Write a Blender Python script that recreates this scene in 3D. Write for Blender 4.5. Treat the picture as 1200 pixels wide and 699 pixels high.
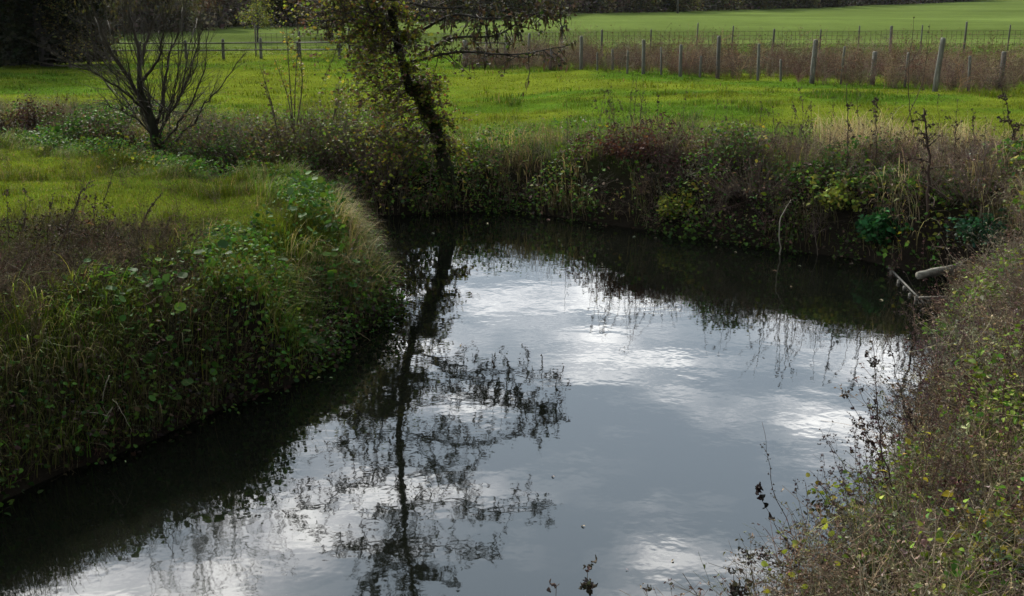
import bpy, math, random
import numpy as np
from mathutils import Vector

# ------------------------------------------------------------------ camera, world, sun
for o in list(bpy.data.objects):
    bpy.data.objects.remove(o)
S = bpy.context.scene
COL = S.collection
HC, F, PITCH = 3.6, 1300.0, math.atan(349.5 / 1300.0)
cam_d = bpy.data.cameras.new("camera"); cam = bpy.data.objects.new("camera", cam_d); COL.objects.link(cam)
cam_d.sensor_width = 36; cam_d.lens = 36 * F / 1200.0
cam_d.clip_start = 0.05; cam_d.clip_end = 3000
cam.location = (0, 0, HC); cam.rotation_euler = (math.pi / 2 - PITCH, 0, 0)
S.camera = cam
S.view_settings.view_transform = 'Standard'; S.view_settings.look = 'None'
S.view_settings.gamma = 1; S.view_settings.use_curve_mapping = False
S.view_settings.exposure = 0.68

SUN_EL, SUN_AZ = 31.5, -20.0          # azimuth measured from +Y (the view direction) towards +X
w = bpy.data.worlds.new("World"); S.world = w; w.use_nodes = True
nt = w.node_tree; nt.nodes.clear()
def N(nt, t, **k):
    n = nt.nodes.new(t)
    for a, b in k.items(): setattr(n, a, b)
    return n
def math_n(nt, op, a, b=None, c=None, clamp=False):
    n = nt.nodes.new('ShaderNodeMath'); n.operation = op; n.use_clamp = clamp
    for i, v in enumerate((a, b, c)):
        if v is None: continue
        if isinstance(v, (int, float)): n.inputs[i].default_value = v
        else: nt.links.new(v, n.inputs[i])
    return n.outputs[0]
out = N(nt, 'ShaderNodeOutputWorld'); bg = N(nt, 'ShaderNodeBackground'); bg.inputs[1].default_value = 0.1
sky = N(nt, 'ShaderNodeTexSky', sky_type='NISHITA', sun_disc=False)
sky.sun_elevation = math.radians(SUN_EL); sky.sun_rotation = math.radians(SUN_AZ)
tc = N(nt, 'ShaderNodeTexCoord'); sep = N(nt, 'ShaderNodeSeparateXYZ'); nt.links.new(tc.outputs['Generated'], sep.inputs[0])
zc = math_n(nt, 'MAXIMUM', sep.outputs[2], 0.0)
den = math_n(nt, 'ADD', zc, 0.10)
cx = math_n(nt, 'MULTIPLY', math_n(nt, 'DIVIDE', sep.outputs[0], den), 0.5); cy = math_n(nt, 'MULTIPLY', math_n(nt, 'DIVIDE', sep.outputs[1], den), 1.25)
comb = N(nt, 'ShaderNodeCombineXYZ'); nt.links.new(cx, comb.inputs[0]); nt.links.new(cy, comb.inputs[1])
def noise(nt, vec, scale, detail=5, rough=0.5, dist=0.0, off=None):
    n = N(nt, 'ShaderNodeTexNoise'); n.inputs['Scale'].default_value = scale
    n.inputs['Detail'].default_value = detail; n.inputs['Roughness'].default_value = rough
    n.inputs['Distortion'].default_value = dist
    if off:
        m = N(nt, 'ShaderNodeMapping'); m.inputs['Location'].default_value = off
        nt.links.new(vec, m.inputs[0]); vec = m.outputs[0]
    nt.links.new(vec, n.inputs['Vector']); return n.outputs['Fac']
n1 = noise(nt, comb.outputs[0], 3.3, 7, 0.56, 0.15, (3.1, 1.7, 0))
n2 = noise(nt, comb.outputs[0], 0.55, 3, 0.5, 0.0, (9.3, 4.2, 0))
n3 = noise(nt, comb.outputs[0], 8.5, 4, 0.5, 0.2, (2.3, 5.2, 0))
# bright thin places in the cloud, round the veiled sun
def lobe(px, py, width, amp):
    a = (px - 600) / F; b = (py - 349.5) / F
    d = Vector((a, math.cos(PITCH) - b * math.sin(PITCH), math.sin(PITCH) + b * math.cos(PITCH))).normalized()
    vm = N(nt, 'ShaderNodeVectorMath', operation='DISTANCE'); nt.links.new(tc.outputs['Generated'], vm.inputs[0]); vm.inputs[1].default_value = d
    q = math_n(nt, 'DIVIDE', vm.outputs['Value'], width)
    q = math_n(nt, 'MULTIPLY', q, q); q = math_n(nt, 'MULTIPLY', q, -1.0)
    return math_n(nt, 'MULTIPLY', math_n(nt, 'EXPONENT', q), amp)
LOBES = [(625, 340, .06, -.10), (700, 440, .05, .07), (680, 545, .05, .09), (790, 500, .05, .10), (850, 570, .05, .08), (740, 620, .04, .08), (715, 415, .045, .16), (790, 352, .05, .12), (650, 372, .05, .12), (930, 425, .045, .10), (1030, 420, .03, .16), (500, 300, .05, .14),
         (745, 522, .03, .07), (935, 518, .03, .12), (800, 440, .03, .10), (270, 597, .022, .24), (345, 610, .02, .20), (265, 676, .024, .24), (620, 645, .028, .20), (560, 470, .04, .16),
         (590, 410, .03, .12), (860, 640, .08, -.04), (450, 560, .04, .10), (150, 690, .04, .12), (880, 480, .05, -.05)]
acc_l = None
for L in LOBES:
    v = lobe(*L); acc_l = v if acc_l is None else math_n(nt, 'ADD', acc_l, v)
brk = noise(nt, comb.outputs[0], 5.0, 4, 0.55, 0.4, (1, 7, 0))
acc_l = math_n(nt, 'MULTIPLY', acc_l, math_n(nt, 'MULTIPLY', brk, 1.3))
cov = math_n(nt, 'ADD', math_n(nt, 'ADD', math_n(nt, 'MULTIPLY', n1, 1.65), math_n(nt, 'SUBTRACT', math_n(nt, 'ADD', math_n(nt, 'MULTIPLY', n2, 0.35), math_n(nt, 'MULTIPLY', n3, 0.6)), 0.825)), acc_l)
ramp = N(nt, 'ShaderNodeValToRGB'); nt.links.new(cov, ramp.inputs[0]); cr = ramp.color_ramp
cr.elements[0].position = 0.38; cr.elements[0].color = (0.215, 0.26, 0.305, 1)
cr.elements[1].position = 0.80; cr.elements[1].color = (1.1, 1.1, 1.07, 1)
e = cr.elements.new(0.50); e.color = (0.30, 0.34, 0.38, 1)
e = cr.elements.new(0.60); e.color = (0.47, 0.495, 0.525, 1)
e = cr.elements.new(0.70); e.color = (0.80, 0.81, 0.81, 1)
gain = N(nt, 'ShaderNodeMapRange'); nt.links.new(zc, gain.inputs[0])
gain.inputs[1].default_value = 0.20; gain.inputs[2].default_value = 0.52; gain.inputs[3].default_value = 29.0; gain.inputs[4].default_value = 73.0
fall = N(nt, 'ShaderNodeMapRange'); nt.links.new(zc, fall.inputs[0])     # unseen sky overhead and behind is dimmed to keep the land darker
fall.inputs[1].default_value = 0.60; fall.inputs[2].default_value = 0.85; fall.inputs[3].default_value = 1.0; fall.inputs[4].default_value = 0.44
back = N(nt, 'ShaderNodeMapRange'); nt.links.new(math_n(nt, 'SUBTRACT', math_n(nt, 'MULTIPLY', sep.outputs[1], 0.85), math_n(nt, 'MULTIPLY', sep.outputs[0], 0.5)), back.inputs[0])
back.inputs[1].default_value = -0.3; back.inputs[2].default_value = 0.55; back.inputs[3].default_value = 0.16; back.inputs[4].default_value = 1.0
g2 = math_n(nt, 'MULTIPLY', gain.outputs[0], math_n(nt, 'MULTIPLY', fall.outputs[0], back.outputs[0]))
cloud = N(nt, 'ShaderNodeVectorMath', operation='SCALE'); nt.links.new(ramp.outputs[0], cloud.inputs[0]); nt.links.new(g2, cloud.inputs['Scale'])
mix = N(nt, 'ShaderNodeMix', data_type='RGBA'); mix.inputs[0].default_value = 0.92
nt.links.new(sky.outputs[0], mix.inputs[6]); nt.links.new(cloud.outputs[0], mix.inputs[7])
nt.links.new(mix.outputs[2], bg.inputs[0]); nt.links.new(bg.outputs[0], out.inputs[0])

sd = bpy.data.lights.new("sun", 'SUN'); sun = bpy.data.objects.new("sun", sd); COL.objects.link(sun)
sd.energy = 5.0; sd.angle = math.radians(3); sd.color = (1.0, 0.94, 0.82)
el, az = math.radians(SUN_EL), math.radians(SUN_AZ)
sdir = Vector((math.sin(az) * math.cos(el), math.cos(az) * math.cos(el), math.sin(el)))
sun.rotation_euler = sdir.to_track_quat('Z', 'Y').to_euler()

# ------------------------------------------------------------------ helpers
rng = np.random.default_rng(7); random.seed(7)
cp, sp = math.cos(PITCH), math.sin(PITCH)
def ray(px, py):
    a = (px - 600) / F; b = (349.5 - py) / F
    return np.array([a, cp + b * sp, -sp + b * cp])
def onz(px, py, z=0.0):
    d = ray(px, py); t = (z - HC) / d[2]; return np.array([0, 0, HC]) + d * t
def at(px, py, Y):
    d = ray(px, py); return np.array([0, 0, HC]) + d * (Y / d[1])
def mirrored(px, py, Y):            # the real point whose mirror image in the water stands at this spot
    p = at(px, py, Y); p[2] = -p[2]; return p

def tag(o, label=None, cat=None, group=None, kind=None):
    if label: o['label'] = label
    if cat: o['category'] = cat
    if group: o['group'] = group
    if kind: o['kind'] = kind
    return o
def empty(name, loc=(0, 0, 0), rz=0.0):
    o = bpy.data.objects.new(name, None); COL.objects.link(o); o.location = [float(c) for c in loc]; o.rotation_euler = (0, 0, rz)
    o.empty_display_size = 0.1
    return o
def copy_tree(o, parent=None):
    c = o.copy(); COL.objects.link(c)
    if parent: c.parent = parent
    for ch in list(o.children): copy_tree(ch, c)
    return c

def hash2(ix, iy, seed):
    h = (ix.astype(np.int64) * 374761393 + iy.astype(np.int64) * 668265263 + seed * 982451653) & 0x7fffffff
    h = (h ^ (h >> 13)) * 1274126177 & 0x7fffffff
    return ((h ^ (h >> 16)) & 0xffff) / 65535.0
def vnoise(x, y, seed=0):
    x = np.asarray(x, float); y = np.asarray(y, float)
    ix = np.floor(x); iy = np.floor(y); fx = x - ix; fy = y - iy
    fx = fx * fx * (3 - 2 * fx); fy = fy * fy * (3 - 2 * fy)
    a = hash2(ix, iy, seed); b = hash2(ix + 1, iy, seed); c = hash2(ix, iy + 1, seed); d = hash2(ix + 1, iy + 1, seed)
    return (a * (1 - fx) + b * fx) * (1 - fy) + (c * (1 - fx) + d * fx) * fy
def fbm(x, y, s=1.0, seed=0, o=4):
    r = 0; a = 0.5; t = 0
    for i in range(o):
        r = r + a * vnoise(np.asarray(x) * s, np.asarray(y) * s, seed + i * 17); t += a; a *= 0.5; s *= 2.03
    return r / t
def sst(a, b, x):
    t = np.clip((x - a) / (b - a), 0, 1); return t * t * (3 - 2 * t)

# materials ------------------------------------------------------------------------
def new_mat(name):
    m = bpy.data.materials.new(name); m.use_nodes = True; m.node_tree.nodes.clear(); return m, m.node_tree
def leafy(name, trans=0.35, rough=0.55, spec=0.25, tint=(1.1, 1.15, 0.7)):
    m, t = new_mat(name)
    o = N(t, 'ShaderNodeOutputMaterial'); p = N(t, 'ShaderNodeBsdfPrincipled'); a = N(t, 'ShaderNodeAttribute', attribute_name='col')
    p.inputs['Roughness'].default_value = rough; p.inputs['Specular IOR Level'].default_value = spec
    t.links.new(a.outputs['Color'], p.inputs['Base Color'])
    if trans:
        tr = N(t, 'ShaderNodeBsdfTranslucent'); mx = N(t, 'ShaderNodeMixShader'); mx.inputs[0].default_value = trans
        v = N(t, 'ShaderNodeVectorMath', operation='MULTIPLY'); v.inputs[1].default_value = tint
        t.links.new(a.outputs['Color'], v.inputs[0]); t.links.new(v.outputs[0], tr.inputs[0])
        t.links.new(p.outputs[0], mx.inputs[1]); t.links.new(tr.outputs[0], mx.inputs[2]); t.links.new(mx.outputs[0], o.inputs[0])
    else: t.links.new(p.outputs[0], o.inputs[0])
    return m
def rough_mat(name, c1, c2, scale, rough=0.85, bump=0.5, stretch=(1, 1, 1), c3=None, spec=0.3):
    m, t = new_mat(name)
    o = N(t, 'ShaderNodeOutputMaterial'); p = N(t, 'ShaderNodeBsdfPrincipled'); tcn = N(t, 'ShaderNodeTexCoord')
    mp = N(t, 'ShaderNodeMapping'); mp.inputs['Scale'].default_value = stretch; t.links.new(tcn.outputs['Object'], mp.inputs[0])
    f = noise(t, mp.outputs[0], scale, 6, 0.6, 0.3)
    r = N(t, 'ShaderNodeValToRGB'); r.color_ramp.elements[0].position = .32; r.color_ramp.elements[1].position = .68
    r.color_ramp.elements[0].color = (*c1, 1); r.color_ramp.elements[1].color = (*c2, 1)
    if c3: e = r.color_ramp.elements.new(.56); e.color = (*c3, 1)
    t.links.new(f, r.inputs[0]); t.links.new(r.outputs[0], p.inputs['Base Color'])
    p.inputs['Roughness'].default_value = rough; p.inputs['Specular IOR Level'].default_value = spec
    b = N(t, 'ShaderNodeBump'); b.inputs['Strength'].default_value = bump; b.inputs['Distance'].default_value = 0.02
    t.links.new(f, b.inputs['Height']); t.links.new(b.outputs[0], p.inputs['Normal']); t.links.new(p.outputs[0], o.inputs[0])
    return m
M_leaf = leafy('leaf', 0.3, 0.65, 0.06); M_grass = leafy('grass_blade', 0.35, 0.7, 0.04, (1.12, 1.1, .75)); M_dead = leafy('dead_plant', 0.12, 0.8, 0.1, (1, 1, 1))
M_twig = leafy('twig_bark', 0, 0.8, 0.2)
M_bark = rough_mat('bark', (.012, .010, .007), (.045, .040, .028), 9, stretch=(1, 1, .25), c3=(.028, .030, .015), bump=1, spec=.1)
M_farbark = rough_mat('grey_bark', (.03, .027, .025), (.08, .072, .065), 3)
M_post = rough_mat('weathered_wood', (.08, .072, .058), (.30, .28, .24), 16, stretch=(1, 1, .15), bump=1, c3=(.13, .125, .10))
M_postd = rough_mat('dark_wood', (.05, .045, .038), (.13, .12, .10), 14, stretch=(1, 1, .12), bump=.6)
M_log = rough_mat('bleached_log', (.05, .045, .035), (.30, .28, .23), 14, stretch=(.25, 1, 1), bump=1, c3=(.19, .175, .14))
M_wire = rough_mat('rusty_wire', (.02, .015, .012), (.06, .04, .03), 20, rough=.8, spec=.1)
M_mud = rough_mat('mud', (.012, .010, .008), (.05, .042, .03), 5)

# geometry accumulator ---------------------------------------------------------------
class Acc:
    def __init__(s): s.v = []; s.f = []; s.c = []; s.n = 0
    def add(s, v, f, c):
        v = np.asarray(v, np.float32); f = np.asarray(f, np.int32); c = np.asarray(c, np.float32)
        if c.ndim == 1: c = np.tile(c, (len(v), 1))
        s.v.append(v); s.f.append(f + s.n); s.c.append(c); s.n += len(v)
    def build(s, name, mat, parent=None, smooth=False, origin=None):
        me = bpy.data.meshes.new(name)
        if s.n:
            v = np.concatenate(s.v); f = np.concatenate(s.f); c = np.concatenate(s.c)
            if origin is not None: v = v - np.asarray(origin, np.float32)
            me.vertices.add(len(v)); me.vertices.foreach_set('co', v.ravel())
            me.loops.add(f.size); me.loops.foreach_set('vertex_index', f.ravel())
            me.polygons.add(len(f)); me.polygons.foreach_set('loop_start', np.arange(len(f), dtype=np.int32) * 3)
            if smooth: me.polygons.foreach_set('use_smooth', np.ones(len(f), bool))
            me.update(calc_edges=True)
            at_ = me.attributes.new('col', 'FLOAT_COLOR', 'POINT')
            at_.data.foreach_set('color', np.concatenate([c, np.ones((len(c), 1), np.float32)], 1).ravel())
        me.materials.append(mat)
        o = bpy.data.objects.new(name, me); COL.objects.link(o)
        if parent: o.parent = parent
        elif origin is not None: o.location = [float(q) for q in origin]
        return o

def norm(a): return a / (np.linalg.norm(a, axis=-1, keepdims=True) + 1e-9)
def frames(axis, nrm):               # columns: x = side, y = axis, z = normal
    y = norm(axis); x = norm(np.cross(y, nrm)); z = np.cross(x, y)
    return np.stack([x, y, z], -1)
def yaw_frames(yaw, lean=None, leandir=None):
    n = len(yaw); c, s_ = np.cos(yaw), np.sin(yaw); R = np.zeros((n, 3, 3))
    R[:, 0, 0] = c; R[:, 1, 0] = s_; R[:, 0, 1] = -s_; R[:, 1, 1] = c; R[:, 2, 2] = 1
    if lean is not None:
        k = np.stack([-np.sin(leandir), np.cos(leandir), np.zeros(n)], -1)
        K = np.zeros((n, 3, 3)); K[:, 0, 1] = -k[:, 2]; K[:, 0, 2] = k[:, 1]; K[:, 1, 0] = k[:, 2]; K[:, 1, 2] = -k[:, 0]; K[:, 2, 0] = -k[:, 1]; K[:, 2, 1] = k[:, 0]
        sn = np.sin(lean)[:, None, None]; cs = np.cos(lean)[:, None, None]
        R = (np.eye(3)[None] + sn * K + (1 - cs) * (K @ K)) @ R
    return R
def inst(acc, tpl, pos, R, scale, col):
    tv, tf = tpl[0], tpl[1]; n = len(pos)
    if n == 0: return
    sc = np.asarray(scale, float)
    if sc.ndim == 1: sc = np.repeat(sc[:, None], 3, 1)
    v = np.einsum('nij,nkj->nki', R, tv[None] * sc[:, None, :]) + pos[:, None, :]
    f = (tf[None] + (np.arange(n) * len(tv))[:, None, None]).reshape(-1, 3)
    if len(tpl) > 2: c = col[:, None, :] * tpl[2][None]
    else: c = np.repeat(col[:, None, :], len(tv), 1)
    acc.add(v.reshape(-1, 3), f, c.reshape(-1, 3))
LEAF4 = (np.array([[0, 0, 0], [-.33, .5, .10], [0, .5, 0], [.33, .5, .10], [0, 1, -.12]], float), np.array([[0, 2, 1], [0, 3, 2], [1, 2, 4], [2, 3, 4]]))
LEAF7 = (np.array([[0, 0, 0], [0, .5, 0], [0, 1, -.2], [-.28, .22, .07], [-.33, .55, .06], [-.17, .85, -.05], [.28, .22, .07], [.33, .55, .06], [.17, .85, -.05]], float),
         np.array([[0, 1, 3], [3, 1, 4], [4, 1, 5], [5, 1, 2], [0, 6, 1], [6, 7, 1], [7, 8, 1], [8, 2, 1]]))
_a = np.linspace(0.35, 2 * math.pi - 0.35, 9)
ROUND = (np.concatenate([[[0, 0, -.06]], np.stack([.52 * np.sin(_a) , .1 - .52 * np.cos(_a) + .1, .04 + .05 * np.sin(3 * _a)], -1)]), np.array([[0, i + 2, i + 1] for i in range(8)] + [[0, 1, 9]]))
CURL = (np.array([[0, 0, 0], [-.22, .4, .18], [0, .45, -.02], [.2, .35, .2], [-.1, .8, .1], [.12, .85, -.15], [0, 1.0, -.35]], float), np.array([[0, 2, 1], [0, 3, 2], [1, 2, 4], [2, 3, 5], [4, 2, 5], [4, 5, 6]]))
def crumple(seed):
    rg = np.random.default_rng(seed); v = []; f = []
    for i in range(6):
        t = i / 5; w_ = .30 * math.sin(math.pi * min(.97, t * .85 + .1)) ; cr_ = 1.2 + .8 * t; tw = (rg.random() - .5) * 2.2 * t
        yc = t * .9 * math.cos(t * 1.3); zc_ = -t * t * .55
        for j in (-1, -.5, 0, .5, 1):
            a_ = j * cr_; px_ = w_ * math.sin(a_) / 1.2; pz_ = w_ * (1 - math.cos(a_)) / 1.4 + rg.normal(0, .025)
            v.append([px_ * math.cos(tw) - pz_ * math.sin(tw), yc + rg.normal(0, .02), zc_ + px_ * math.sin(tw) + pz_ * math.cos(tw)])
    for i in range(5):
        for j in range(4):
            a_ = i * 5 + j; f += [[a_, a_ + 1, a_ + 6], [a_, a_ + 6, a_ + 5]]
    return np.array(v, float), np.array(f)
CRUMP = crumple(3); CRUMP2 = crumple(8)
SLIM = (np.array([[0, 0, 0], [-.11, .4, .03], [0, .4, 0], [.11, .4, .03], [0, 1, -.15]], float), LEAF4[1])
def blade_tpl(bend, levels=4, droop=0.0):
    v = []; f = []
    for i in range(levels):
        t = i / levels; wd = .5 * (1 - t ** 1.6 * .75); th = bend * t + droop * t * t
        # integrate
        v += [[-wd, 0, 0], [wd, 0, 0]]
    v.append([0, 0, 0]); v = np.array(v, float)
    y = z = 0; ang = .05
    for i in range(levels + 1):
        t = i / levels
        if i < levels: v[2 * i:2 * i + 2, 1] = y; v[2 * i:2 * i + 2, 2] = z
        else: v[-1, 1] = y; v[-1, 2] = z
        a = .05 + bend * (t + .5 / levels) ** 1.3; y += math.sin(a) / levels; z += math.cos(a) / levels
    for i in range(levels - 1): f += [[2 * i, 2 * i + 1, 2 * i + 3], [2 * i, 2 * i + 3, 2 * i + 2]]
    k = 2 * (levels - 1); f.append([k, k + 1, k + 2])
    return v, np.array(f)
BLADES = [blade_tpl(.5, 3), blade_tpl(1.1, 4), blade_tpl(1.8, 4), blade_tpl(2.5, 5)]
def grass(acc, pos, h, wd, col, bends=(0, 1), yaw=None):
    n = len(pos); yaw = rng.uniform(0, 6.28, n) if yaw is None else yaw
    pick = rng.choice(bends, n); R = yaw_frames(yaw, rng.uniform(0, .35, n), rng.uniform(0, 6.28, n))
    for k in set(bends):
        m = pick == k
        inst(acc, BLADES[k], pos[m], R[m], np.stack([wd[m], h[m], h[m]], -1), col[m])
def rdir(n, zmin=-1, zmax=1):
    z = rng.uniform(zmin, zmax, n); a = rng.uniform(0, 6.28, n); r = np.sqrt(1 - z * z)
    return np.stack([r * np.cos(a), r * np.sin(a), z], -1)
def leaves(acc, pos, size, col, tpl=LEAF7, up=0.6, axis=None):
    n = len(pos)
    ax = rdir(n, -.7, .3) if axis is None else axis
    nr = norm(rdir(n) + np.array([0, 0, up]))
    inst(acc, tpl, pos, frames(ax, nr), size, col)
def cjit(base, n, v=.25, h=.12):
    base = np.asarray(base, float); c = np.tile(base, (n, 1)) if base.ndim == 1 else base
    return np.clip(c * (1 + rng.normal(0, v, (n, 1))) * (1 + rng.normal(0, h, (n, 3))), .004, .8)
def tube(acc, pts, rad, sides=5, col=(.05, .04, .03), cap=True):
    pts = np.asarray(pts, float); n = len(pts); rad = np.broadcast_to(np.asarray(rad, float), (n,))
    tg = np.gradient(pts, axis=0); tg = norm(tg)
    ref = np.array([0, 0, 1.0]) if abs(tg[0][2]) < .9 else np.array([1.0, 0, 0])
    x = norm(np.cross(tg, ref)); y = np.cross(tg, x)
    a = np.arange(sides) * 2 * math.pi / sides
    v = pts[:, None, :] + rad[:, None, None] * (x[:, None, :] * np.cos(a)[None, :, None] + y[:, None, :] * np.sin(a)[None, :, None])
    f = []
    i = np.arange(n - 1)[:, None] * sides; j = np.arange(sides)[None]; jn = (j + 1) % sides
    f = np.concatenate([np.stack([i + j, i + jn, i + sides + jn], -1).reshape(-1, 3), np.stack([i + j, i + sides + jn, i + sides + j], -1).reshape(-1, 3)])
    v = v.reshape(-1, 3)
    if cap and sides > 3:
        k = len(v); v = np.concatenate([v, pts[:1], pts[-1:]])
        q = np.arange(sides); f = np.concatenate([f, np.stack([np.full(sides, k), (q + 1) % sides, q], -1), np.stack([np.full(sides, k + 1), (n - 1) * sides + q, (n - 1) * sides + (q + 1) % sides], -1)])
    acc.add(v, f, np.asarray(col, float))
def path(p0, d, L, n=6, wob=.12, grav=0.0):
    p = [np.array(p0, float)]; d = norm(np.array(d, float))
    for i in range(n):
        d = norm(d + rng.normal(0, wob, 3) + np.array([0, 0, grav]))
        p.append(p[-1] + d * L / n)
    return np.array(p)
def spline(pts, n=8):
    P = np.array(pts, float); P = np.concatenate([[2 * P[0] - P[1]], P, [2 * P[-1] - P[-2]]]); o = []
    for i in range(1, len(P) - 2):
        for k in range(n):
            t = k / n; a, b, c, d = P[i - 1], P[i], P[i + 1], P[i + 2]
            o.append(.5 * (2 * b + (c - a) * t + (2 * a - 5 * b + 4 * c - d) * t * t + (3 * b - a - 3 * c + d) * t ** 3))
    o.append(P[-2]); return np.array(o)

# ------------------------------------------------------------------ the river's outline and the land
LEFT = [(-9, -8), (-6.5, -2), (-5.6, 3.0)] + [tuple(onz(*p)[:2]) for p in [(0, 590), (80, 553), (150, 528), (215, 500), (290, 468), (350, 447), (385, 420), (405, 398), (440, 380), (455, 358), (440, 335), (428, 305)]] + \
       [(-2.9, 16.4), (-4.5, 17.2), (-6.6, 19.0), (-9, 21), (-14, 22.6), (-24, 24), (-40, 23)]
LOGP = onz(1112, 326)
FAR = [(-40, 26), (-24, 27), (-15, 25.4), (-10, 23.6), (-7, 21.6), (-5, 20.4)] + [tuple(onz(*p)[:2]) for p in [(420, 252), (520, 250), (600, 248), (700, 262), (800, 276), (900, 291), (1000, 303), (1055, 316), (1105, 322), (1135, 336)]]
RIGHT = [tuple(onz(*p)[:2]) for p in [(1140, 362), (1118, 385), (1100, 440), (1072, 500), (1040, 580), (990, 650), (935, 715)]] + [(.5, 4.5), (-1.2, 3.9), (-2.2, 2.6), (-3.0, 0), (-4, -8)]
poly = np.concatenate([spline([np.array(p) for p in part], 5) for part in (LEFT, FAR, RIGHT)])
GX = np.arange(-41, 31, .1); GY = np.arange(-9, 33, .1)
def sdf_raw(x, y):
    A = poly; B = np.roll(poly, -1, 0); d = np.full(x.shape, 1e9); ins = np.zeros(x.shape, bool)
    for a, b in zip(A, B):
        e = b - a; L = (e * e).sum() + 1e-12
        t = np.clip(((x - a[0]) * e[0] + (y - a[1]) * e[1]) / L, 0, 1)
        d = np.minimum(d, (x - a[0] - t * e[0]) ** 2 + (y - a[1] - t * e[1]) ** 2)
        c = ((a[1] > y) != (b[1] > y)) & (x < (b[0] - a[0]) * (y - a[1]) / (b[1] - a[1] + 1e-12) + a[0]); ins ^= c
    d = np.sqrt(d); return np.where(ins, -d, d)
gx, gy = np.meshgrid(GX, GY)
SD = sdf_raw(gx, gy)
def sdf(x, y):
    x = np.asarray(x, float); y = np.asarray(y, float)
    u = np.clip((x - GX[0]) / .1, 0, len(GX) - 1.001); v = np.clip((y - GY[0]) / .1, 0, len(GY) - 1.001)
    i = u.astype(int); j = v.astype(int); fu = u - i; fv = v - j
    r = (SD[j, i] * (1 - fu) + SD[j, i + 1] * fu) * (1 - fv) + (SD[j + 1, i] * (1 - fu) + SD[j + 1, i + 1] * fu) * fv
    outd = np.maximum(np.maximum(GX[0] - x, x - GX[-1]), np.maximum(GY[0] - y, y - GY[-1]))
    far = (outd > 0) & (y > 20)
    return np.where(far, np.maximum(r, 0) + np.maximum(outd, 0) + np.where(y > GY[-1], 3, 0), np.where((outd > 0) & (x > GX[-1]), np.maximum(r, 0) + outd, r))
def side(x, y):                      # 0 left bank, 1 far bank, 2 right/near bank
    cl = np.interp(x, [-40, -24, -14, -9, -6.6, -4.5, -2.9, -2.0], [24.5, 25.5, 24, 22.2, 20.2, 18.6, 17.6, 17.2])
    cr_ = np.interp(x, [-2, 0, 5.0, 6.2, 9, 14, 40], [17, 16, 13.3, 12.9, 13.2, 14, 18])
    far = np.where(x < -2, y > cl, y > cr_)
    left = (~far) & (x < np.interp(y, [-9, 3, 6, 10, 14, 18], [-5.5, -4.2, -3.2, -1.6, -.8, -.8]))
    return np.where(far, 1, np.where(left, 0, 2))
HL = np.array([(-21., 90.), (105., 250.)]); hn = np.array([-(HL[1] - HL[0])[1], (HL[1] - HL[0])[0]]); hn = hn / np.linalg.norm(hn)
def hedge_d(x, y): return (x - HL[0][0]) * hn[0] + (y - HL[0][1]) * hn[1]
def ground(x, y):
    x = np.asarray(x, float); y = np.asarray(y, float)
    d = sdf(x, y); d = d + .26 * (fbm(x, y, 1.3, 3, 3) - .5) * sst(0, .3, np.abs(d))
    s_ = side(x, y)
    H = np.where(s_ == 0, 1.24, np.where(s_ == 1, np.interp(x, [-12, -3, 0, 2.5, 8], [1.0, .95, .98, 1.2, 1.2]), np.interp(y, [2, 4.5, 7, 12], [.35, .8, 1.25, 1.2])))
    W = np.where(s_ == 0, .75 + .9 * fbm(x, y, .8, 13, 2), np.where(s_ == 1, np.interp(x, [-2, 3], [1.8, 1.35]), 1.9))
    t = np.clip(d / W, 0, 1); prof = 1 - (1 - t) ** 2.3
    prof = prof * .92 + .08 * sst(W, W * 3, d)
    z = H * prof
    z = z + (s_ == 1) * .34 * (fbm(x, y, .9, 35, 3) - .5) * sst(.1, .6, d) * (1 - sst(2.4, 3.6, d))
    z = z + (s_ == 0) * .30 * (fbm(x, y, 1.5, 33, 2) - .5) * sst(.1, .5, d) * (1 - sst(1.2, 2.2, d))
    z = z + (d > 0) * sst(.2, 2.5, d) * (.16 * (fbm(x, y, .35, 11, 3) - .5) + .05 * (fbm(x, y, 1.7, 21, 2) - .5))
    z = z + np.where(s_ == 2, .10 * np.clip(d - 1.5, 0, 4), 0)
    z = z + .013 * np.maximum(0, y - 60) * sst(60, 90, y) + .9 * (fbm(x, y, .018, 5, 2) - .5) * sst(60, 120, y)
    hd = hedge_d(x, y); z = z + .13 * np.clip(hd - 8, 0, 330) * sst(0, 60, hd)
    z = np.where(d < 0, -.03 - np.minimum(.9, -d * 1.1), z)
    return z
def hit(px, py):
    d = ray(px, py); t = np.arange(2, 400, .04); P = np.array([0, 0, HC]) + d * t[:, None]
    g = ground(P[:, 0], P[:, 1]); k = np.argmax(P[:, 2] <= g)
    p = P[k].copy(); p[2] = ground(p[0:1], p[1:2])[0]; return p
def G(x, y): return np.array([x, y, float(ground(np.array([x]), np.array([y]))[0])])

def axis_coords(lo, hi, step, far_lo, far_hi, g=1.07):
    a = list(np.arange(lo, hi + 1e-6, step)); s = step; v = hi
    while v < far_hi: s *= g; v += s; a.append(v)
    s = step; v = lo
    while v > far_lo: s *= g; v -= s; a.insert(0, v)
    return np.array(a)
X = axis_coords(-13, 12, .12, -700, 700); Y = axis_coords(1, 25, .12, -120, 900, 1.05)
xx, yy = np.meshgrid(X, Y); zz = ground(xx, yy)
nx, ny = len(X), len(Y)
idx = np.arange(nx * ny).reshape(ny, nx)
q = np.stack([idx[:-1, :-1], idx[:-1, 1:], idx[1:, 1:], idx[1:, :-1]], -1).reshape(-1, 4)
tri = np.concatenate([q[:, [0, 1, 2]], q[:, [0, 2, 3]]])
v = np.stack([xx.ravel(), yy.ravel(), zz.ravel()], -1)
dd = sdf(xx, yy).ravel(); ss = side(xx, yy).ravel()
vx, vy = v[:, 0], v[:, 1]
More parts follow.
